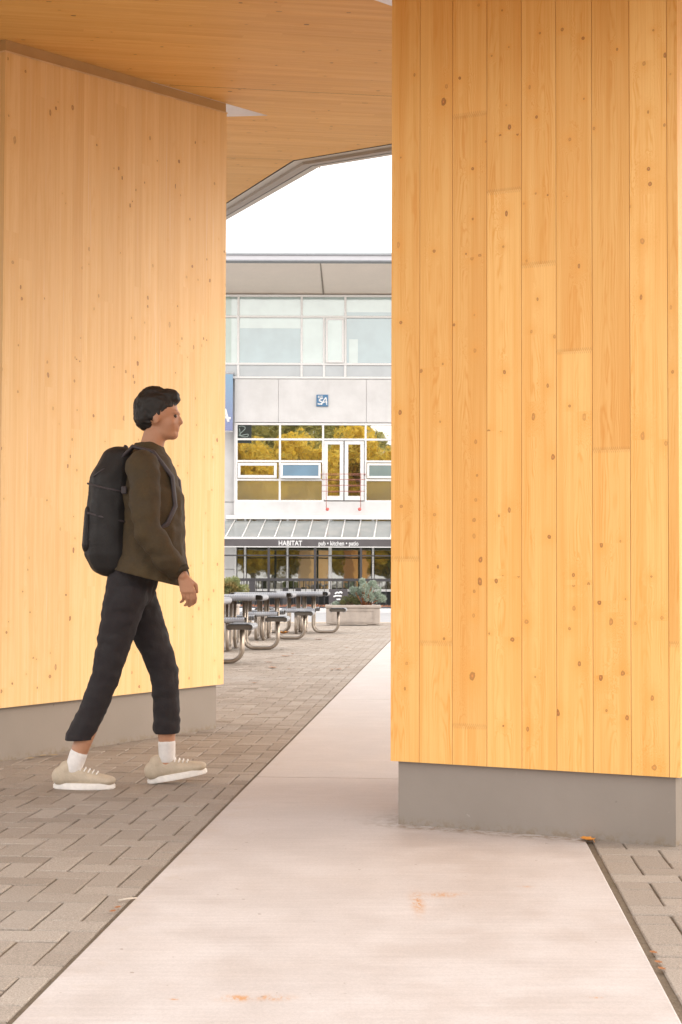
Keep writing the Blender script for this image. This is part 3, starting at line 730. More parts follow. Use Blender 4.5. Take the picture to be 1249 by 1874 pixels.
for x_ in (600, 659): 
    q = at(x_, 932, ya); MB().sphere(q, .062).build('red_ball', plain('red ball', (.60, .12, .10), .5), r_)
# black poster in the top left window
b = MB(); b.box(FX(435.5), FX(461), YF+.06, YF+.077, FZ(811), FZ(778)); ps = b.build('window_poster', plain('black poster', (.018, .024, .02), .6), bld)
def stroke(pts, w, Y, mat, name, par, lo=.0):
    """flat brush stroke of px points at depth Y"""
    P = [at(x, y, Y) for x, y in pts]
    for _ in range(2):
        Q = [P[0]]
        for i in range(len(P)-1): Q += [P[i].lerp(P[i+1], .25), P[i].lerp(P[i+1], .75)]
        P = Q+[P[-1]]
    b = MB(); b.tube(P, w, 6, flat=1); b.v = [(x, Y+(y-Y)*.25, z) for x, y, z in b.v]
    return b.build(name, mat, par)
M_chalk = plain('chalk line', (.30, .36, .33), .7)
for s_ in ([(438, 781), (444, 779), (452, 783), (441, 793), (437, 798), (446, 796), (456, 794), (455, 799), (448, 800), (440, 797)], [(439, 784), (441, 797)]):
    stroke(s_, .014, YF+.052, M_chalk, 'chalk_mark', ps)
# square logo sign
sg = empty('logo_sign', at(591, 744, YF-.03), label='small square blue sign with white brush letters on concrete', cat='sign')
def local(o, e): o.data.transform(Matrix.Translation(-e.location)); return o
M_blue = plain('sign blue', (.075, .19, .34), .5, var=.04)
b = MB(); b.box(FX(580, 733), FX(601.5, 733), YF-.05, YF-.003, FZ(744), FZ(722.5), .006); local(b.build('sign_panel', M_blue, sg), sg)
M_ink = plain('white lettering', (.85, .85, .85), .5, var=.01)
def text(s, size, loc, name, mat, par=None, width=None, off=0, ext=.006):
    cu = bpy.data.curves.new(name, 'FONT'); cu.body = s; cu.size = size; cu.extrude = ext; cu.offset = off; cu.align_x = 'LEFT'
    tmp = bpy.data.objects.new('tmp', cu); COL.objects.link(tmp); dg = bpy.context.evaluated_depsgraph_get()
    me = bpy.data.meshes.new_from_object(tmp.evaluated_get(dg)); bpy.data.objects.remove(tmp)
    me.transform(Matrix.Rotation(R(90), 4, 'X'))
    xs = [v.co.x for v in me.vertices]; w_ = max(xs)-min(xs)
    if width: me.transform(Matrix.Translation((-min(xs), 0, 0))); me.transform(Matrix.Diagonal((width/w_, 1, 1, 1)))
    me.transform(Matrix.Translation(loc)); me.materials.clear(); me.materials.append(mat)
    o = bpy.data.objects.new(name, me); COL.objects.link(o); o.parent = par; return o
local(text('BCIT', .11, at(583, 728.3, YF-.06), 'lettering', M_ink, None, .17, .002), sg).parent = sg
for s_, w_ in (([(592, 728.5), (586, 730.5), (585, 733.5), (590, 735), (591, 738), (586, 740), (582, 738.5)], .024), ([(589, 741), (594, 732), (597.5, 726.5), (598, 733), (599, 741)], .022), ([(590, 737.5), (596, 735.5), (600, 736)], .020)):
    o = stroke(s_, w_, YF-.055, M_ink, 'brush_letter', None); local(o, sg); o.parent = sg
# banner
bn = empty('banner', at(418, 682, YF-.25), label='tall blue banner with thin pale stripes and a white brushed letter', cat='banner')
def _ban():
    t = NT('banner print'); p = t.sep(t.pos())
    z = p[2]; g_ = t.mr(z, FZ(790), FZ(690), 0, 1, False)
    c = t.mix(g_, (.20, .22, .42), (.24, .40, .56)); 
    s_ = t.M('ADD', t.M('MULTIPLY', p[0], 26), t.M('MULTIPLY', z, 8)); f = t.M('MULTIPLY', t.M('GREATER_THAN', t.M('FRACT', s_), .72), .28)
    return t.bsdf(t.mix(f, c, (.55, .62, .72)), .6)
b = MB(); b.box(FX(384, 740, YF-.25), FX(427, 740, YF-.25), YF-.26, YF-.25, FZ(788, 418, YF-.25), FZ(685, 418, YF-.25)); local(b.build('banner_cloth', _ban(), bn), bn)
b = MB(); b.tube([at(384, 790, YF-.25), at(427, 790, YF-.25)], .025, 8); local(b.build('banner_rod', plain('grey rod', (.5, .5, .52), .4), bn), bn)
b = MB(); b.tube([at(384, 683, YF-.25), at(428.5, 683, YF-.25)], .03, 8); b.tube([at(427.6, 682, YF-.25), at(427.6, 682, YF+.05)], .03, 6); local(b.build('banner_rod', plain('grey rod', (.5, .5, .52), .4), bn), bn)
for s_ in ([(397, 775), (405, 755), (413, 747), (415, 758), (419, 772)], [(400, 766), (411, 763), (423, 766)]):
    o = stroke(s_, .045, YF-.265, M_ink, 'brush_letter', None); local(o, bn); o.parent = bn
# glass canopy + fascia sign
YA, YE = 49.95, 47.8
aw = empty('glass_awning', (0, YE, 0), label='sloping glass awning with a dark sign fascia above the pub windows', cat='awning')
L2 = lambda o: local(o, aw)
xw0 = 431.0
b = MB(); b.box(FX(430, 947)-.3, XR-2, YA-.1, YA+.04, FZ(950.5, Y=YA), FZ(943.5, Y=YA), .01); L2(b.build('wall_flashing', M_white, aw))
zA, zE = FZ(951, Y=YA), FZ(983.5, Y=YE)
zpx = lambda x: (FZ(951, x, YA), FZ(983.5, x, YE))
b = MB(); tops = [(118, 50), (225, 165), (330, 275), (437, 390), (545, 508), (655, 622), (770, 740), (880, 855), (990, 965), (1100, 1080), (1212, 1196), (1324, 1312), (1436, 1428)]
tops = [(4-0, -65)]+tops if False else tops
rp = []
for (a, c) in [(-100, -180), (10, -62)]+tops:
    pa = Vector((at(400+a/3.785, 951, YA).x, YA, zA)); pc = Vector((at(400+c/3.785, 983, YE).x, YE, zE)); rp.append((pa, pc))
    b.tube([pa, pc], .022, 6)
L2(b.build('rafter', M_white, aw))
for i in range(len(rp)-1):
    d = Vector((0, 0, -.045)); g_ = MB(); g_.add([rp[i][0]+d, rp[i+1][0]+d, rp[i+1][1]+d, rp[i][1]+d], [(0, 1, 2, 3)]); g_.add([v+Vector((0, 0, .012)) for v in (rp[i][0]+d, rp[i][1]+d, rp[i+1][1]+d, rp[i+1][0]+d)], [(0, 1, 2, 3)]); L2(g_.build('awning_pane', M_gcanopy, aw))
xa0, xa1 = rp[0][1].x, rp[-1][1].x
b = MB(); b.box(xa0, xa1, YE-.06, YE+.05, FZ(987, Y=YE), FZ(983.2, Y=YE), .008); L2(b.build('gutter', M_white, aw))
b = MB(); b.box(xa0, xa1, YE-.05, YE+.0, FZ(1000, Y=YE), FZ(987.2, Y=YE)); L2(b.build('sign_fascia', plain('fascia dark grey', (.105, .095, .10), .38, var=.12, sc=2), aw))
b = MB(); b.box(xa0, xa1, YE-.06, YE+.03, FZ(1001.8, Y=YE), FZ(1000.2, Y=YE)); L2(b.build('fascia_lip', M_white, aw))
pt = at(511, 998.2, YE-.065); L2(text('HABITAT', .235, pt, 'lettering', M_ink, None, .80, .004)).parent = aw
pt = at(584, 998.2, YE-.065); L2(text('pub • kitchen • patio', .215, pt, 'lettering', M_ink, None, 1.36, .003)).parent = aw
# pub front
pub = MB(); zt_ = zr['cb']-.1; zs_ = .60
xg = [FX(x, 1040) for x in (432, 449.5, 527, 605, 683.5, 762, 840)]+[XR]
for i, x in enumerate(xg[:-1]): pub.box(x-(.055 if i == 3 else .03), x+(.055 if i == 3 else .03), YF-.05, YF+.1, .05, zt_, .005)
pub.box(xg[0], XR, YF-.06, YF+.1, zs_-.04, zs_+.04, .005); pub.box(xg[0], XR, YF-.05, YF+.08, zt_, zt_+.08, .005)
pf = pub.build('pub_window_frame', M_white, bld)
for i in range(len(xg)-1):
    MB().box(xg[i]+.06, xg[i+1]-.06, YF+.03, YF+.05, zs_+.045, zt_-.005).build('pane', M_gpub, pf)
    MB().box(xg[i]+.06, xg[i+1]-.06, YF+.02, YF+.06, .05, zs_-.045).build('kick_panel', M_black, pf)
# patio fence : dark posts, rails, balusters
YP = 47.6
pfz = empty('patio_fence', (0, YP, 0), label='charcoal metal fence with tall posts round the pub patio', cat='fence')
L3 = lambda o: local(o, pfz)
for x in (408, 492.7, 577.5, 661.5, 746, 830):
    X = FX(x, 1040, YP); L3(MB().box(X-.04, X+.04, YP-.04, YP+.04, .03, FZ(1001.5, Y=YE)-.005, .006).build('post', M_dark, pfz))
x0, x1 = FX(380, 1040, YP), FX(880, 1040, YP)
L3(MB().box(x0, x1, YP-.02, YP+.02, FZ(1018, Y=YP), FZ(1015.5, Y=YP), .004).build('rail', M_dark, pfz))
L3(MB().box(x0, x1, YP-.03, YP+.035, FZ(1063.5, Y=YP), FZ(1058.5, Y=YP), .004).build('rail', M_dark, pfz))
b = MB(); X = x0
while X < x1: b.box(X-.012, X+.012, YP-.012, YP+.012, .08, FZ(1063.6, Y=YP)); X += .21
b.box(x0, x1, YP-.02, YP+.02, .08, .13); L3(b.build('baluster_panel', M_dark, pfz))
YS = 46.5
for k_, (xa, xb, ya_, yb_) in enumerate(((518, 528.5, 1076, 1110), (541.5, 552, 1076, 1110), (457, 468, 1060, 1110))):
    e = empty('patio_planter', (FX((xa+xb)/2, 1090, YS), YS, .03), label=('slim dark box standing left of the other by the fence', 'slim dark box standing between tables and signboard', 'dark blue-grey slim box beside the round bush')[k_], cat='box', group='slim dark boxes by the patio')
    h = FZ(ya_, 540, YS)-.03; w_ = (xb-xa)/2560*YS
    MB().box(-w_/2, w_/2, -.12, .12, 0, h-.03, .012).build('box_body', M_dark, e); MB().box(-w_/2-.01, w_/2+.01, -.13, .13, h-.028, h, .008).build('box_rim', M_dark, e)
sb = empty('patio_signboard', (FX(620, 1090, 45.5), 45.5, .03), label='dark signboard with a white brushed mark behind the planter', cat='sign')
w_ = 34/2560*45.5; MB().box(-w_/2, w_/2, -.03, .03, FZ(1104, 600, 45.5)-.03, FZ(1078, 600, 45.5)-.03, .01).build('board', plain('signboard dark', (.075, .065, .07), .5), sb)
for s in (-1, 1): MB().box(s*w_/2-.02, s*w_/2+.02, .035, .07, 0, .55).build('leg', M_dark, sb)
for s_ in ([(614, 1087), (618, 1083.5), (621, 1086), (624, 1082.5), (627, 1086)], [(611, 1092), (618, 1090), (626, 1091)], [(617, 1097), (624, 1097)]):
    o = stroke(s_, .028, 45.46, M_ink, 'brush_mark', None); o.data.transform(Matrix.Translation(-sb.location)); o.parent = sb
# low planting bed in front of patio
bd = empty('planting_bed', (0, 42.3, 0), label='low dark planting bed topped with orange-brown bark along the patio', cat='planter')
b = MB(); b.box(-14, 10, -.35, .35, .0, FZ(1111, 560, 42)); b.build('bed_wall', plain('dark blue grey wall', (.085, .09, .11), .7), bd)
b = MB()
for i in range(2600):
    x = random.uniform(-6, 5); y = random.uniform(-.33, .33); z = FZ(1111, 560, 42)+random.uniform(0, .07)*(1-abs(y)/.5); s_ = random.uniform(.02, .05); a = random.uniform(0, 3.1); dx, dy = math.cos(a)*s_, math.sin(a)*s_
    b.add([(x-dx, y-dy, z), (x+dy*.4, y-dx*.4, z+.01), (x+dx, y+dy, z+random.uniform(0, .03)), (x-dy*.4, y+dx*.4, z+.01)], [(0, 1, 2, 3)])
b.build('bark_mulch', plain('orange bark', (.36, .13, .05), .9, var=.4, sc=30), bd, kind='stuff')
for r_ in (roof, bld):
    for o in [x for x in bpy.data.objects if x.parent == r_]: o.location = o.location-r_.location
# ------------------------------------------------------------------ picnic tables
M_tt = NT('perforated grey metal')
def _tt(t):
    p = t.obj(); n = t.noise(p, 6, 4); xyz = t.sep(p)
    hx = t.M('ABSOLUTE', t.M('SUBTRACT', t.M('FRACT', t.M('MULTIPLY', xyz[0], 32)), .5)); hy = t.M('ABSOLUTE', t.M('SUBTRACT', t.M('FRACT', t.M('MULTIPLY', xyz[1], 32)), .5))
    hz = t.M('ABSOLUTE', t.M('SUBTRACT', t.M('FRACT', t.M('MULTIPLY', xyz[2], 32)), .5))
    hole = t.M('MULTIPLY', t.M('LESS_THAN', hx, .3), t.M('MAXIMUM', t.M('LESS_THAN', hy, .3), t.M('LESS_THAN', hz, .0)))
    c = t.mix(t.mr(n, .3, .7), (.27, .28, .31), (.36, .37, .39)); c = t.mix(t.M('MULTIPLY', hole, .55), c, (.05, .05, .055))
    return t.bsdf(c, .42, .3)
M_tt = _tt(M_tt)
M_tube = plain('bronzed steel tube', (.34, .285, .235), .32, .6, .12, 10, .02)
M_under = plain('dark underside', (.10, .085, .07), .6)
def rolled(wx, wy, z, r, th=.006, cut=0, ends=True):
    """slab with four rolled-down edges, corners open"""
    b = MB(); cx, cy = wx/2-r, wy/2-r; b.quad((-cx, -cy, z), (cx, -cy, z), (cx, cy, z), (-cx, cy, z)); b.quad((-cx, cy, z-th), (cx, cy, z-th), (cx, -cy, z-th), (-cx, -cy, z-th), 1)
    N = 7
    if not ends:
        cy = wy/2; b.quad((-cx, -cy, z), (cx, -cy, z), (cx, cy, z), (-cx, cy, z)); b.quad((-cx, cy, z-th), (cx, cy, z-th), (cx, -cy, z-th), (-cx, -cy, z-th), 1)
        for s in (-1, 1):
            pr = [(cx+(r-.008)*math.sin(a), z-r+(r-.008)*math.cos(a)) for a in [math.pi*k/8 for k in range(9)]]
            pr = pr+[(-x, zz) for x, zz in pr[::-1]]; y = s*(cy-.02); n = len(pr)
            b.add([(x, y, zz) for x, zz in pr], [tuple(range(n)) if s > 0 else tuple(range(n))[::-1]], 1)
            b.add([(x, y-s*.004, zz) for x, zz in pr], [tuple(range(n)) if s < 0 else tuple(range(n))[::-1]], 1)
    for (dx, dy, hw) in (((1, 0, cy-cut), (-1, 0, cy-cut), (0, 1, cx-cut), (0, -1, cx-cut)) if ends else ((1, 0, cy), (-1, 0, cy))):
        o0 = cx if dx else cy; px, py = -dy, dx
        pr = [(o0+r*math.sin(a), z-r+r*math.cos(a)) for a in [math.radians(205)*k/N for k in range(N+1)]]
        pi = [(o0+(r-th)*math.sin(a), z-r+(r-th)*math.cos(a)) for a in [math.radians(205)*k/N for k in range(N+1)]]
        for k in range(N):
            def pt(q, s): return (dx*q[0]+px*s*hw, dy*q[0]+py*s*hw, q[1])
            b.add([pt(pr[k], -1), pt(pr[k+1], -1), pt(pr[k+1], 1), pt(pr[k], 1)], [(0, 1, 2, 3)], 0, True)
            b.add([pt(pi[k], -1), pt(pi[k], 1), pt(pi[k+1], 1), pt(pi[k+1], -1)], [(0, 1, 2, 3)], 1, True)
            for s in (-1, 1): b.add([pt(pr[k], s), pt(pr[k+1], s), pt(pi[k+1], s), pt(pi[k], s)], [(0, 1, 2, 3)], 0)
    return b
def utube(xi, xo, ztop_i, ztop_o, r=.024, y=0):
    R_ = .13; p = [(xi, y, ztop_i), (xi, y, R_+r)]
    for k in range(1, 8): a = math.pi/2*k/8; p.append((xi+R_-R_*math.cos(a), y, R_+r-R_*math.sin(a)))
    p.append((xi+R_, y, r)); p.append((xo-R_, y, r))
    for k in range(1, 8): a = math.pi/2*k/8; p.append((xo-R_+R_*math.sin(a), y, R_+r-R_*math.cos(a)))
    p += [(xo, y, R_+r), (xo, y, ztop_o)]
    return p
def make_table():
    root = empty('picnic_table')
    b = rolled(1.0, 1.0, .738, .040, cut=.055); b.build('tabletop', [M_tt, M_under], root)
    for k in range(4):
        an = k*math.pi/2; rot = Matrix.Rotation(an, 4, 'Z')
        s = rolled(.30, .58, .448, .036, ends=False); o = s.build('seat', [M_tt, M_under], root); o.data.transform(Matrix.Translation((.66, 0, 0))); o.location = (0, 0, 0); o.rotation_euler = (0, 0, an)
        for q, y in enumerate((-.055, .055)):
            b = MB(); b.tube(utube(.21+.02*q, .66, .70, .41, y=y), .0235, 12)
            if q == 0: b.box(.53, .79, -.09, .09, .405, .437, .004); b.box(.1, .32, -.09, .09, .695, .727, .004)
            o = b.build('frame_tube', M_tube, root); o.rotation_euler = (0, 0, an)
    return root
tbl = make_table()
def copy_tree(o, parent=None):
    c = o.copy(); COL.objects.link(c); c.parent = parent
    for ch in [x for x in bpy.data.objects if x.parent == o]: copy_tree(ch, c)
    return c
TB = [((335, 1214), 'grey square picnic table mostly hidden by the pillar edge, nearest the camera'), ((419, 1189), 'second nearest grey picnic table beside the pine pillar edge'),
      ((482, 1170), 'third grey picnic table in the row, before the last one'), ((552, 1158.5), 'farthest grey picnic table, in front of the long concrete planter')]
for i, ((px, py), lb) in enumerate(TB):
    o = tbl if i == 0 else copy_tree(tbl)
    g_ = gnd(px, py); o.location = (g_.x, g_.y+.06, 0); o.rotation_euler = (0, 0, -AL*.5); tag(o, lb, 'picnic table', 'picnic tables in a row on the pavers')
# ------------------------------------------------------------------ foliage
def leafmat(name, c1, c2, c3=None, tr=.35):
    t = NT(name); n = t.attr('shade'); p = t.pos()
    c = t.mix(n, c1, c2)
    if c3: c = t.mix(t.mr(t.noise(p, 2.2 if tr else 9, 2), .52, .64), c, c3)
    a = t.n('ShaderNodeBsdfTranslucent'); t.put(a.inputs[0], c); b_ = t.n('ShaderNodeBsdfPrincipled'); t.put(b_.inputs['Base Color'], c); b_.inputs['Roughness'].default_value = .55
    m = t.n('ShaderNodeMixShader'); m.inputs[0].default_value = .3; t.t.links.new(b_.outputs[0], m.inputs[1]); t.t.links.new(a.outputs[0], m.inputs[2]); t.t.links.new(m.outputs[0], t.out.inputs[0]); return t.m
def leaves(pts, dirs, size, aspect=.45, jitter=1.0):
    """numpy leaf quads"""
    n = len(pts); a = rng.normal(size=(n, 3)); a = dirs*(1-jitter)+a*jitter; a /= np.linalg.norm(a, axis=1)[:, None]
    b_ = rng.normal(size=(n, 3)); b_ -= a*(a*b_).sum(1)[:, None]; b_ /= np.linalg.norm(b_, axis=1)[:, None]
    s = (size*rng.uniform(.6, 1.3, n))[:, None]
    V = np.stack([pts, pts+a*s*.5+b_*s*aspect*.5, pts+a*s, pts+a*s*.5-b_*s*aspect*.5], 1).reshape(-1, 3)
    return V
def leafobj(name, V, shade, mat, parent):
    n = len(V)//4; me = bpy.data.meshes.new(name); me.vertices.add(4*n); me.vertices.foreach_set('co', V.astype('f').ravel())
    me.loops.add(4*n); me.loops.foreach_set('vertex_index', np.arange(4*n, dtype='i')); me.polygons.add(n); me.polygons.foreach_set('loop_start', np.arange(0, 4*n, 4, dtype='i')); me.polygons.foreach_set('loop_total', np.full(n, 4, 'i'))
    me.update(calc_edges=True); a = me.attributes.new('shade', 'FLOAT', 'FACE'); a.data.foreach_set('value', shade.astype('f')); me.materials.append(mat)
    o = bpy.data.objects.new(name, me); COL.objects.link(o); o.parent = parent; return o
def clumps(cs, rs, per, fl=.85):
    P = []; D = []; S = []
    for c, r in zip(cs, rs):
        d = rng.normal(size=(per, 3)); d /= np.linalg.norm(d, axis=1)[:, None]; rad = r*rng.uniform(.45, 1.0, per)**.6
        P.append(np.array(c)+d*rad[:, None]*np.array([1, 1, fl])); D.append(d); S.append(np.clip(rng.normal(rng.uniform(.25, .75), .2, per), 0, 1))
    return np.concatenate(P), np.concatenate(D), np.concatenate(S)
M_bark = plain('brown bark', (.16, .10, .06), .9, sc=20)
# long concrete planter
pg = gnd(601, 1145); pR = gnd(692, 1144)
PW = (pR-pg).length+.02
pl = empty('concrete_planter', ((pg.x+pR.x)/2, pg.y+.3, 0), label='long low concrete planter holding a grey-green shrub', cat='planter', group='concrete planters on the plaza')
PH = at(640, 1107.5, pg.y).z
M_pl = plain('weathered planter concrete', (.40, .345, .30), .8, var=.14, sc=5)
def planter_body(root, W, H, D=.6):
    b = MB(); b.box(-W/2+.02, W/2-.02, -D/2+.02, D/2-.02, .03, H-.06, .015)
    b.box(-W/2, W/2, -D/2, -D/2+.07, H-.06, H, .01); b.box(-W/2, W/2, D/2-.07, D/2, H-.06, H, .01); b.box(-W/2, -W/2+.07, -D/2+.07, D/2-.07, H-.059, H, .01); b.box(W/2-.07, W/2, -D/2+.07, D/2-.07, H-.059, H, .01)
    b.build('trough', M_pl, root)
    b = MB(); x0, x1 = -W*.36, W*.36; y = -D/2+.02; z0, z1 = H*.22, H*.72
    for q in ((x0, x1, z1, z1+.015), (x0, x1, z0-.015, z0), (x0-.015, x0, z0-.015, z1+.015), (x1, x1+.015, z0-.015, z1+.015)): b.box(q[0], q[1], y-.012, y-.001, q[2], q[3], .003)
    b.build('panel_moulding', M_pl, root)
    for s in (-1, 1): MB().box(s*W*.34-.09, s*W*.34+.09, -D/2+.06, D/2-.06, 0, .029).build('foot', M_pl, root)
    MB().box(-W/2+.06, W/2-.06, -D/2+.06, D/2-.06, H-.08, H-.04).build('soil', plain('planter soil', (.10, .06, .04), .95), root)
planter_body(pl, PW, PH)
def pxc(x, y, Y): return np.array(at(x, y, Y))
def shrub(name, label, cat, cl, per, size, mat, base, Y, stems=True, asp=.35, jit=.55, group=None, sm=None):
    """cl: list of (px,py,r_px)"""
    B = at(base[0], base[1], Y); e = empty(name, B, label=label, cat=cat, group=group)
    cs = [at(x, y, Y+random.uniform(-.12, .12))-B for x, y, r in cl]; rs = [r/2560*Y for x, y, r in cl]
    P, D, S = clumps(cs, rs, per); leafobj('foliage', leaves(P, D, size, asp, jit), S, mat, e)
    if stems:
        b = MB()
        for c, r in zip(cs, rs):
            m = c*.5+Vector((random.uniform(-.03, .03), random.uniform(-.03, .03), 0)); b.tube([(c.x*.1, c.y*.1, -.06), m, c], [.016, .011, .004], 5)
        b.build('stem', sm or M_bark, e)
    return e
Yb = pg.y+.3
M_euc = leafmat('grey green leaves', (.18, .23, .18), (.40, .47, .38)); M_olive = leafmat('olive shrub leaves', (.07, .09, .03), (.20, .19, .06), (.24, .14, .05)); M_yel = leafmat('yellow green bush leaves', (.14, .17, .06), (.36, .38, .17), (.34, .26, .10))
shrub('grey_green_shrub', 'bushy grey-green shrub rising from the right of the planter', 'shrub', [(652, 1082, 9), (668, 1074, 9), (664, 1064, 5), (686, 1080, 12), (676, 1092, 10), (690, 1093, 11), (700, 1095, 7), (660, 1086, 8), (683, 1068, 6), (672, 1084, 11), (647, 1079, 5)], 420, .045, M_euc, (668, 1108), Yb, asp=.3, sm=plain('orange brown stems', (.34, .13, .05), .8))
shrub('low_olive_shrub', 'low dark olive shrub in the middle of the planter', 'shrub', [(632, 1097, 7), (642, 1095, 8), (650, 1098, 8), (638, 1102, 8), (654, 1102, 6), (628, 1103, 5)], 260, .035, M_olive, (641, 1108), Yb)
shrub('small_pale_shrub', 'small pale green tuft at the left end of the planter', 'shrub', [(616, 1104, 5), (612, 1106, 4), (620, 1106, 4)], 180, .03, M_euc, (616, 1108), Yb-.08)
pq = gnd(437, 1139)
p2 = empty('concrete_planter', (pq.x-.72, pq.y+.3, 0), label='beige concrete planter under the yellow-green bush by the left pillar', cat='planter', group='concrete planters on the plaza'); planter_body(p2, 1.45, at(430, 1106, pq.y).z)
cl = [(random.gauss(424, 13), random.gauss(1079, 8), random.uniform(6, 10)) for _ in range(26)]+[(448, 1078, 8), (450, 1088, 7), (447, 1068, 6), (432, 1064, 7), (415, 1066, 8), (405, 1072, 8), (425, 1092, 9), (440, 1092, 8)]
cl = [(x, y, r) for x, y, r in cl if ((x-424)/28)**2+((y-1080)/19)**2 < 1]
shrub('round_bush', 'round yellow-green bush seen at the edge of the left pillar', 'bush', cl, 330, .05, M_yel, (424, 1104), pq.y+.35, jit=.5)
# autumn trees across the square, mirrored in the office windows
M_y1 = leafmat('yellow autumn leaves', (.55, .36, .03), (.90, .64, .07), (.48, .46, .10), 0); M_y2 = leafmat('green autumn leaves', (.22, .24, .07), (.50, .48, .17), (.62, .46, .09), 0); M_y3 = leafmat('orange autumn leaves', (.40, .16, .03), (.70, .38, .06), None, 0)
def tree(x, y, h, sp, mat, label, n=60, per=420):
    e = empty('autumn_tree', (x, y, 0), label=label, cat='tree', group='autumn trees across the square mirrored in the windows'); b = MB()
    top = Vector((random.uniform(-.4, .4), random.uniform(-.4, .4), h*.8)); b.tube([(0, 0, -.1), (0.05, .05, h*.25), top*.6, top], [.24, .19, .13, .04], 9)
    cs = []; rs = []
    for k in range(n):
        a = random.uniform(0, 6.28); hh = random.uniform(.16, 1); rr = sp*math.sin(math.pi*min(.95, hh*.75+.2))*random.uniform(.25, 1); c = Vector((math.cos(a)*rr, math.sin(a)*rr, h*hh*.93)); cs.append(c); rs.append(random.uniform(.8, 1.6)*(1.35 if h > 16 else 1))
        if k % 2 == 0: s0 = top*min(.95, max(.2, hh*.8)); b.tube([s0, (s0+c)/2+Vector((0, 0, .1)), c], [.07, .045, .012], 5)
    b.build('trunk', M_bark, e); P, D, S = clumps(cs, rs, per); leafobj('crown', leaves(P, D, .42 if h > 16 else .32, .6, .8), S, mat, e); return e
for i, (x, y, h, sp, m, lb) in enumerate(((-7, -15.5, 11.5, 3.2, M_y1, 'low spreading golden tree mirrored behind the poster'), (-1.5, -16, 11.3, 3.2, M_y1, 'golden tree mirrored left of the door leaves'), (3.8, -16.5, 11, 3, M_y1, 'golden tree mirrored right beside the door leaves'), (-9.5, -17, 13.5, 3.4, M_y1, 'broad yellow autumn tree mirrored in the left office windows'), (-4.2, -19, 12.2, 3.2, M_y1, 'yellow autumn tree mirrored beside the balcony doors'), (1.2, -20, 13.0, 3.0, M_y1, 'bright yellow autumn tree mirrored in the balcony doors'), (6.2, -18, 11.5, 3.0, M_y2, 'green autumn tree mirrored right of the balcony doors'),
        (-13, -30, 19, 5, M_y2, 'tall green tree mirrored at the upper left panes'), (-6, -32, 19.5, 5, M_y2, 'tall green tree mirrored in the second upper pane'), (1, -33, 18.5, 4.4, M_y2, 'tall green tree mirrored above the balcony doors'), (12, -26, 12.5, 4, M_y2, 'wide green tree mirrored in the far right panes'), (-9.5, -34, 19.5, 5, M_y2, 'tall green tree mirrored between the two upper left panes'), (-2.5, -31, 18.5, 4.6, M_y2, 'tall pale green tree mirrored just left of the door head'), (6.5, -32, 14.5, 4, M_y2, 'shorter green tree mirrored in the right hand panes'))):
    tree(x*1.28, -44+(y+17)*1.0, h*(1.16 if m is M_y2 else 1.34), sp*(1.3 if m is M_y2 else 1.55), m, lb)
# hedge behind the camera mirrored in pub windows
# ------------------------------------------------------------------ fallen leaves
M_lf = [plain('brown leaf', (.30, .12, .04), .7, sc=20), plain('orange leaf', (.62, .25, .04), .6, sc=20), plain('pale leaf', (.50, .36, .20), .7, sc=20)]
def leaf(px, py, s, m, label, rz=0, z=.004, grp='fallen leaves on the ground', curl=.3):
    g_ = gnd(px, py); b = MB(); N = 8; V = []; Fc = []
    for i in range(N+1):
        t = i/N; w_ = .32*math.sin(math.pi*t)**.8*(1+.25*math.sin(t*19)); x = (t-.5)
        for j, sy in enumerate((-1, 0, 1)): V.append((x*s, sy*w_*s, s*curl*(x*x*.8+abs(sy)*w_*.5)+.002))
    for i in range(N):
        for j in (0, 1): a = i*3+j; Fc.append((a, a+3, a+4, a+1))
    b.add(V, Fc, 0, True); b.tube([(-.5*s, 0, s*curl*.2+.002), (-.72*s, .05*s, s*.03+.003)], .012*s, 5)
    o = b.build('fallen_leaf', M_lf[m], None, label=label, cat='leaf', group=grp); o.location = (g_.x, g_.y, z); o.rotation_euler = (0, 0, rz)
LB = 'dry brown fallen leaf lying on the grey pavers'
LBS = ['largest near dry leaf on the pavers, left of the path', 'dry leaf on the pavers below the third table', 'faint small leaf just above the largest near leaf', 'brown leaf on the pavers just beneath the second table', 'small leaf directly above the brown leaf under the second table', 'dry leaf on the pavers in front of the concrete planter', 'small dry leaf right of the leaf below the third table', 'small leaf on the pavers near the right pillar edge', 'flat leaf close to the path edge, right one of a pair', 'flat leaf near the path edge, left one of a pair', 'tiny leaf touching the left edge of the far path', 'tiny leaf on the pavers close to the left pillar corner', 'lone small leaf right of the largest near leaf']
for i_, (x, y, s) in enumerate(((500, 1223, .14), (523, 1202, .13), (494, 1213, .09), (472, 1184, .13), (471, 1176, .08), (584, 1171, .15), (536, 1197, .08), (636, 1186, .06), (620, 1226, .10), (608, 1226, .07), (638, 1222, .05), (466, 1251, .06), (530, 1225, .05))):
    leaf(x, y, s, 0, LBS[i_], random.uniform(0, 6))
leaf(520, 1160, .22, 1, 'bright orange fallen leaf standing curled beneath the picnic tables', .4, curl=.9)
leaf(1077, 1541, .075, 1, 'curled orange leaf wedged in the joint by the right pillar plinth', 1.9, curl=.6)
leaf(1068, 1527, .05, 0, 'thin brown leaf leaning on the right pillar plinth', 2.1, curl=.5)
for (x, y) in ((207, 1672), (216, 1665), (1197, 1748), (1206, 1766), (1212, 1778)): leaf(x, y, .026, 0, 'small red-brown leaf scrap in the left edge joint of the path' if x < 600 else 'small red-brown leaf scrap in the right edge joint of the path', 1.2 if x < 600 else 2.0, curl=.5)
for (x, y) in ((80, 1385), (57, 1390), (100, 1384)): leaf(x, y, .05, 2, 'tiny curled leaf against the foot of the left plinth', random.uniform(0, 3))
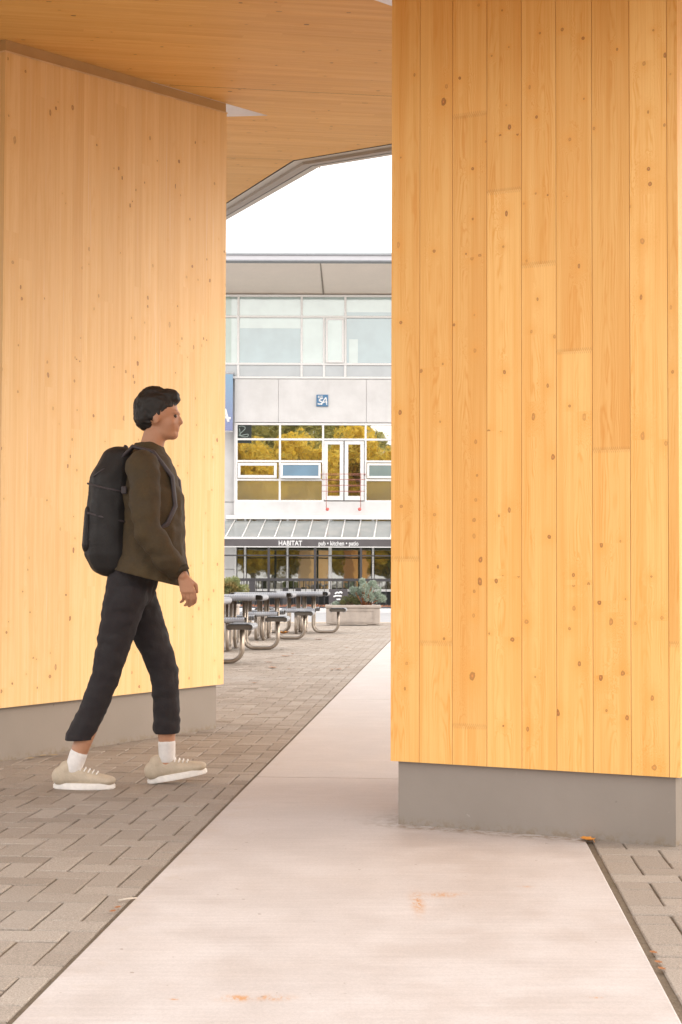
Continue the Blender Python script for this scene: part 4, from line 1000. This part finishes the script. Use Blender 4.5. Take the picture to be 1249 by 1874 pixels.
q = gnd(232, 1652); b = MB(); b.tube([(0, 0, 0), (.022, .018, .001), (.046, .036, 0)], [.0035, .003, .002], 7); b.build('white_twig', plain('bleached twig', (.50, .43, .36), .7), None, loc=(q.x-.02, q.y-.01, .008), label='pale broken twig lying across the left edge of the path', cat='twig')
# ------------------------------------------------------------------ person
HX, HY = (238-625)/F_PX*6.3, 6.30
def remesh(name, b, vox, smooth, mat, parent, disp=None, offset=(0, 0, 0)):
    me = b.mesh('tmp'); o = bpy.data.objects.new('tmp', me); COL.objects.link(o)
    md = o.modifiers.new('r', 'REMESH'); md.mode = 'VOXEL'; md.voxel_size = vox; md.use_smooth_shade = True
    sm = o.modifiers.new('s', 'SMOOTH'); sm.factor = .5; sm.iterations = smooth
    dg = bpy.context.evaluated_depsgraph_get(); m2 = bpy.data.meshes.new_from_object(o.evaluated_get(dg)); bpy.data.objects.remove(o); bpy.data.meshes.remove(me)
    if disp:
        m2.update(); no = [v.normal.copy() for v in m2.vertices]
        for v, n_ in zip(m2.vertices, no): v.co += n_*disp(v.co)
    m2.materials.clear(); m2.materials.append(mat); m2.name = name
    for p in m2.polygons: p.use_smooth = True
    m2.update(); r_ = bpy.data.objects.new(name, m2); COL.objects.link(r_); r_.parent = parent; return r_
def chain(b, keys, n=10):
    """keys (x,y,z,rx,ry,rz)"""
    for i in range(len(keys)-1):
        a, c = np.array(keys[i], float), np.array(keys[i+1], float)
        for k in range(n+1): q = a+(c-a)*k/n; b.sphere(q[:3], q[3], q[4], q[5], 16, 10)
def ch(b, pts, n=10): chain(b, [(x, y, z, r, r, r) for x, y, z, r in pts], n)
per = empty('person', (HX, HY, 0), label='person in dark olive jacket and black trousers striding right with a backpack', cat='person')
M_skin = plain('skin', (.46, .235, .14), .5, var=.05); M_hair = plain('black hair', (.012, .009, .008), .6, var=.3, sc=60)
M_jack = plain('dark olive jacket cloth', (.058, .039, .017), .85, var=.2, sc=12, bump=.3); M_trou = plain('black trouser cloth', (.018, .014, .016), .85, var=.2, sc=15, bump=.3)
M_pack = plain('black backpack fabric', (.010, .008, .008), .7, var=.2, sc=18, bump=.3); M_strap = plain('charcoal webbing', (.05, .04, .045), .6)
# leg joints
RL = [(-.0, -.09, .90), (-.085, -.085, .50), (-.225, -.08, .10)]      # planted leg (near side)
LLg = [(.02, .09, .90), (.155, .085, .505), (.165, .085, .125)]       # passing leg
b = MB()
chain(b, [(.03, 0, 1.0, .07, .11, .09), (.07, 0, 1.2, .09, .13, .1), (.085, 0, 1.38, .09, .15, .08)], 6)
ch(b, [(.075, 0, 1.42, .07), (.09, 0, 1.50, .055), (.11, 0, 1.58, .052)], 6)
for L in (RL, LLg):
    ch(b, [(*L[0], .055), (*L[1], .05), ((L[1][0]*.6+L[2][0]*.4), L[1][1], L[1][2]*.6+L[2][2]*.4, .05), (*L[2], .034)], 12)
ch(b, [(*RL[2], .034), (-.245, -.08, .045, .034), (-.13, -.08, .03, .028)], 5)
ch(b, [(*LLg[2], .034), (.165, .085, .07, .034), (.28, .085, .07, .028)], 5)
# head
HC = Vector((.135, 0, 1.665))
def hs(dx, dy, dz, rx, ry=None, rz=None): b.sphere((HC.x+dx, HC.y+dy, HC.z+dz), rx, ry, rz, 18, 12)
hs(-.015, 0, .02, .094, .076, .088); hs(.025, 0, -.03, .062, .058, .075); hs(.052, 0, -.085, .030, .034, .024); hs(.02, 0, -.07, .055, .05, .04)
hs(.082, 0, -.022, .016, .013, .022); hs(.090, 0, -.030, .014, .014, .011); hs(.066, 0, .012, .022, .050, .012); hs(.075, 0, -.055, .013, .022, .006); hs(.072, 0, -.066, .013, .020, .007)
for s in (-1, 1): hs(-.01, s*.074, -.018, .016, .010, .030); hs(.045, s*.036, -.035, .028, .020, .024)
remesh('body', b, .0065, 2, M_skin, per)
for s in (-1, 1):
    MB().sphere((HC.x+.068, s*.030, HC.z-.004), .010, .010, .010).build('eye', plain('eye', (.05, .03, .02), .2), per)
b = MB(); hs(-.024, 0, .040, .099, .083, .085); hs(-.055, 0, .0, .066, .072, .07); hs(.03, 0, .088, .058, .055, .034); hs(.058, 0, .078, .032, .045, .026); hs(-.03, 0, .095, .06, .06, .04)
for s in (-1, 1): hs(-.018, s*.066, .006, .03, .016, .035)
remesh('hair', b, .006, 2, M_hair, per, lambda c: .003*noise.noise(c*35)+.005*noise.noise(Vector((c.x*40, c.y*170, c.z*70))))
# trousers
b = MB(); chain(b, [(.02, 0, 1.0, .12, .155, .06), (.01, 0, .90, .115, .16, .07), (.005, 0, .84, .10, .15, .05)], 6)
ch(b, [(.0, -.085, .86, .098), (-.045, -.085, .68, .080), (-.085, -.085, .50, .064), (-.150, -.083, .34, .060), (-.205, -.08, .22, .064)], 12)
ch(b, [(.01, .085, .86, .096), (.085, .085, .68, .082), (.150, .085, .50, .066), (.160, .085, .36, .062), (.160, .085, .255, .064)], 12)
fold = lambda c: .006*noise.noise(Vector((c.x*9, c.y*9, c.z*26)))+.004*noise.noise(c*34)
tr_ = remesh('trousers', b, .009, 3, M_trou, per, fold)
# flat hem : cut below planes
import bmesh
def cut(o, co, no):
    bm = bmesh.new(); bm.from_mesh(o.data); r_ = bmesh.ops.bisect_plane(bm, geom=bm.verts[:]+bm.edges[:]+bm.faces[:], plane_co=co, plane_no=no, clear_outer=True)
    ed = [e for e in r_['geom_cut'] if isinstance(e, bmesh.types.BMEdge)]
    bmesh.ops.holes_fill(bm, edges=ed); bm.to_mesh(o.data); bm.free()
cut(tr_, (-.02, 0, .222), Vector((.03, 0, -1)))
# jacket + sleeves, hands tucked in pockets
b = MB(); chain(b, [(.085, 0, 1.475, .085, .13, .05), (.09, 0, 1.42, .115, .19, .06), (.10, 0, 1.30, .145, .207, .08), (.105, 0, 1.15, .150, .205, .08), (.095, 0, 1.03, .158, .208, .07), (.09, 0, .95, .182, .215, .06), (.09, 0, .90, .192, .218, .03)], 8)
ch(b, [(.085, -.185, 1.42, .072), (.10, -.235, 1.28, .066), (.115, -.26, 1.13, .060), (.19, -.235, 1.03, .058), (.235, -.19, .975, .054)], 10)
ch(b, [(.085, .185, 1.42, .072), (.10, .235, 1.28, .066), (.10, .25, 1.13, .058), (.15, .22, 1.04, .054), (.17, .18, .98, .05)], 10)
chain(b, [(.085, 0, 1.51, .072, .075, .022), (.082, 0, 1.54, .064, .066, .010)], 4)
jk = remesh('jacket', b, .010, 3, M_jack, per, lambda c: .010*noise.noise(Vector((c.x*7, c.y*7, c.z*15)))+.006*noise.noise(Vector((c.x*25, c.y*20, c.z*30))))
cut(jk, (.10, 0, .932), Vector((-.25, 0, -1)))
b = MB(); W_ = Vector((.262, -.195, .945))
ch(b, [(.235, -.195, .985, .027), (*W_, .024)], 6)
chain(b, [(W_.x, W_.y, W_.z, .024, .016, .026), (W_.x+.016, W_.y, W_.z-.045, .032, .013, .028), (W_.x+.022, W_.y, W_.z-.070, .034, .012, .012)], 6)
for k_, (fx, ln) in enumerate(((.050, .062), (.034, .072), (.016, .068), (-.002, .052))):
    f0 = Vector((W_.x+fx, W_.y, W_.z-.070)); f1 = f0+Vector((.006, .010, -ln*.45)); f2 = f1+Vector((-.004, .020, -ln*.32)); f3 = f2+Vector((-.012, .014, -ln*.15))
    ch(b, [(*f0, .0085), (*f1, .008), (*f2, .0072), (*f3, .0062)], 5)
t0 = Vector((W_.x+.030, W_.y+.006, W_.z-.022)); ch(b, [(*t0, .011), (*(t0+Vector((.026, .014, -.022))), .0095), (*(t0+Vector((.030, .022, -.050))), .0075)], 5)
remesh('hand', b, .0036, 1, M_skin, per)
M_seam = plain('dark seam', (.035, .024, .010), .8)
b = MB(); c_ = Vector((.247, -.195, .968)); ax = Vector((.35, .05, -.9)).normalized(); b.tube([c_-ax*.012, c_+ax*.012], .043, 16); b.build('cuff', M_seam, per)
# shoes and socks
M_shoe = plain('beige canvas shoe', (.50, .42, .32), .7, sc=20); M_sole = plain('white rubber sole', (.80, .77, .73), .5); M_sock = plain('white sock', (.75, .72, .70), .8)
def shoe(pitch, loc):
    b = MB(); chain(b, [(-.045, 0, .055, .045, .038, .045), (.03, 0, .055, .045, .040, .040), (.10, 0, .042, .045, .045, .030), (.16, 0, .036, .035, .042, .022)], 8); ch(b, [(-.03, 0, .065, .036), (-.022, 0, .088, .037)], 5)
    s = remesh('shoe', b, .006, 2, M_shoe, per); s.location = loc; s.rotation_euler = (0, pitch, 0)
    b = MB(); pts = []
    for k in range(24):
        a = 2*math.pi*k/24; x = .055+.138*math.cos(a); wd = .043+.008*math.sin(a)*0+.006*math.cos(a); pts.append((x, wd*math.sin(a)*(1.05 if x > .05 else .95)))
    for z0_, z1_, k_ in ((0, .004, .955), (.004, .020, 1.0), (.020, .028, .97)): b.prism([(.055+(x-.055)*k_, y*k_) for x, y in pts], z0_+(.0002 if z0_ else 0), z1_)
    so2 = b.build('sole', M_sole, s)
    b = MB()
    for k in range(5):
        x = .04+.018*k; b.tube([(x, -.026, .083-.004*k), (x+.004, 0, .100-.006*k), (x, .026, .083-.004*k)], .0035, 6)
    b.build('laces', M_sole, s)
for L in (RL, LLg):
    k, a = Vector(L[1]), Vector(L[2]); d = (k-a).normalized(); b = MB(); ch(b, [(*(a-d*.01), .038), (*(a+d*.055), .0405)], 6); remesh('sock', b, .006, 2, M_sock, per)
shoe(0, (-.235, -.08, 0)); shoe(R(-11), (.160, .085, .012))
# backpack
bp = empty('backpack', (HX, HY, 0), label='large black backpack worn on the back of the walking person', cat='backpack')
b = MB(); chain(b, [(-.04, 0, 1.475, .085, .13, .05), (-.06, 0, 1.38, .12, .160, .06), (-.075, 0, 1.20, .125, .17, .06), (-.075, 0, 1.04, .125, .17, .06), (-.065, 0, .985, .11, .15, .05)], 8)
pk = remesh('pack_body', b, .009, 3, M_pack, bp, lambda c: .006*noise.noise(c*14))
b = MB(); chain(b, [(-.170, 0, 1.22, .03, .11, .05), (-.175, 0, 1.08, .035, .12, .05)], 6); remesh('front_pocket', b, .009, 2, M_pack, bp)
for s in (-1, 1):
    b = MB(); b.tube([(-.04, s*.10, 1.44), (.03, s*.115, 1.515), (.12, s*.125, 1.49), (.205, s*.125, 1.38), (.22, s*.13, 1.25), (.19, s*.165, 1.17), (.10, s*.20, 1.10)], .021, 8, flat=.5); b.build('shoulder_strap', M_strap, bp)
b = MB(); b.tube([(-.02, -.03, 1.49), (-.02, -.02, 1.525), (-.02, .02, 1.525), (-.02, .03, 1.49)], .008, 6); b.build('grab_handle', M_strap, bp)
for zc, x0_ in ((1.40, -.10), (1.12, -.115)):
    b = MB(); b.tube([(x0_-.045, -.12, zc-.02), (x0_, -.150 if zc < 1.3 else -.135, zc+.012), (x0_+.08, -.155 if zc < 1.3 else -.130, zc+.02)], .0035, 6); b.build('zip', M_strap, bp)
MB().box(-.012, .012, -.178, -.166, 1.30, 1.335, .004).build('buckle', M_strap, bp)
for z in (1.33, 1.20):
    b = MB(); b.tube([(-.17, -.12, z+.02), (-.10, -.158, z), (.0, -.150, z-.02)], .005, 6); b.build('side_strap', M_strap, bp)
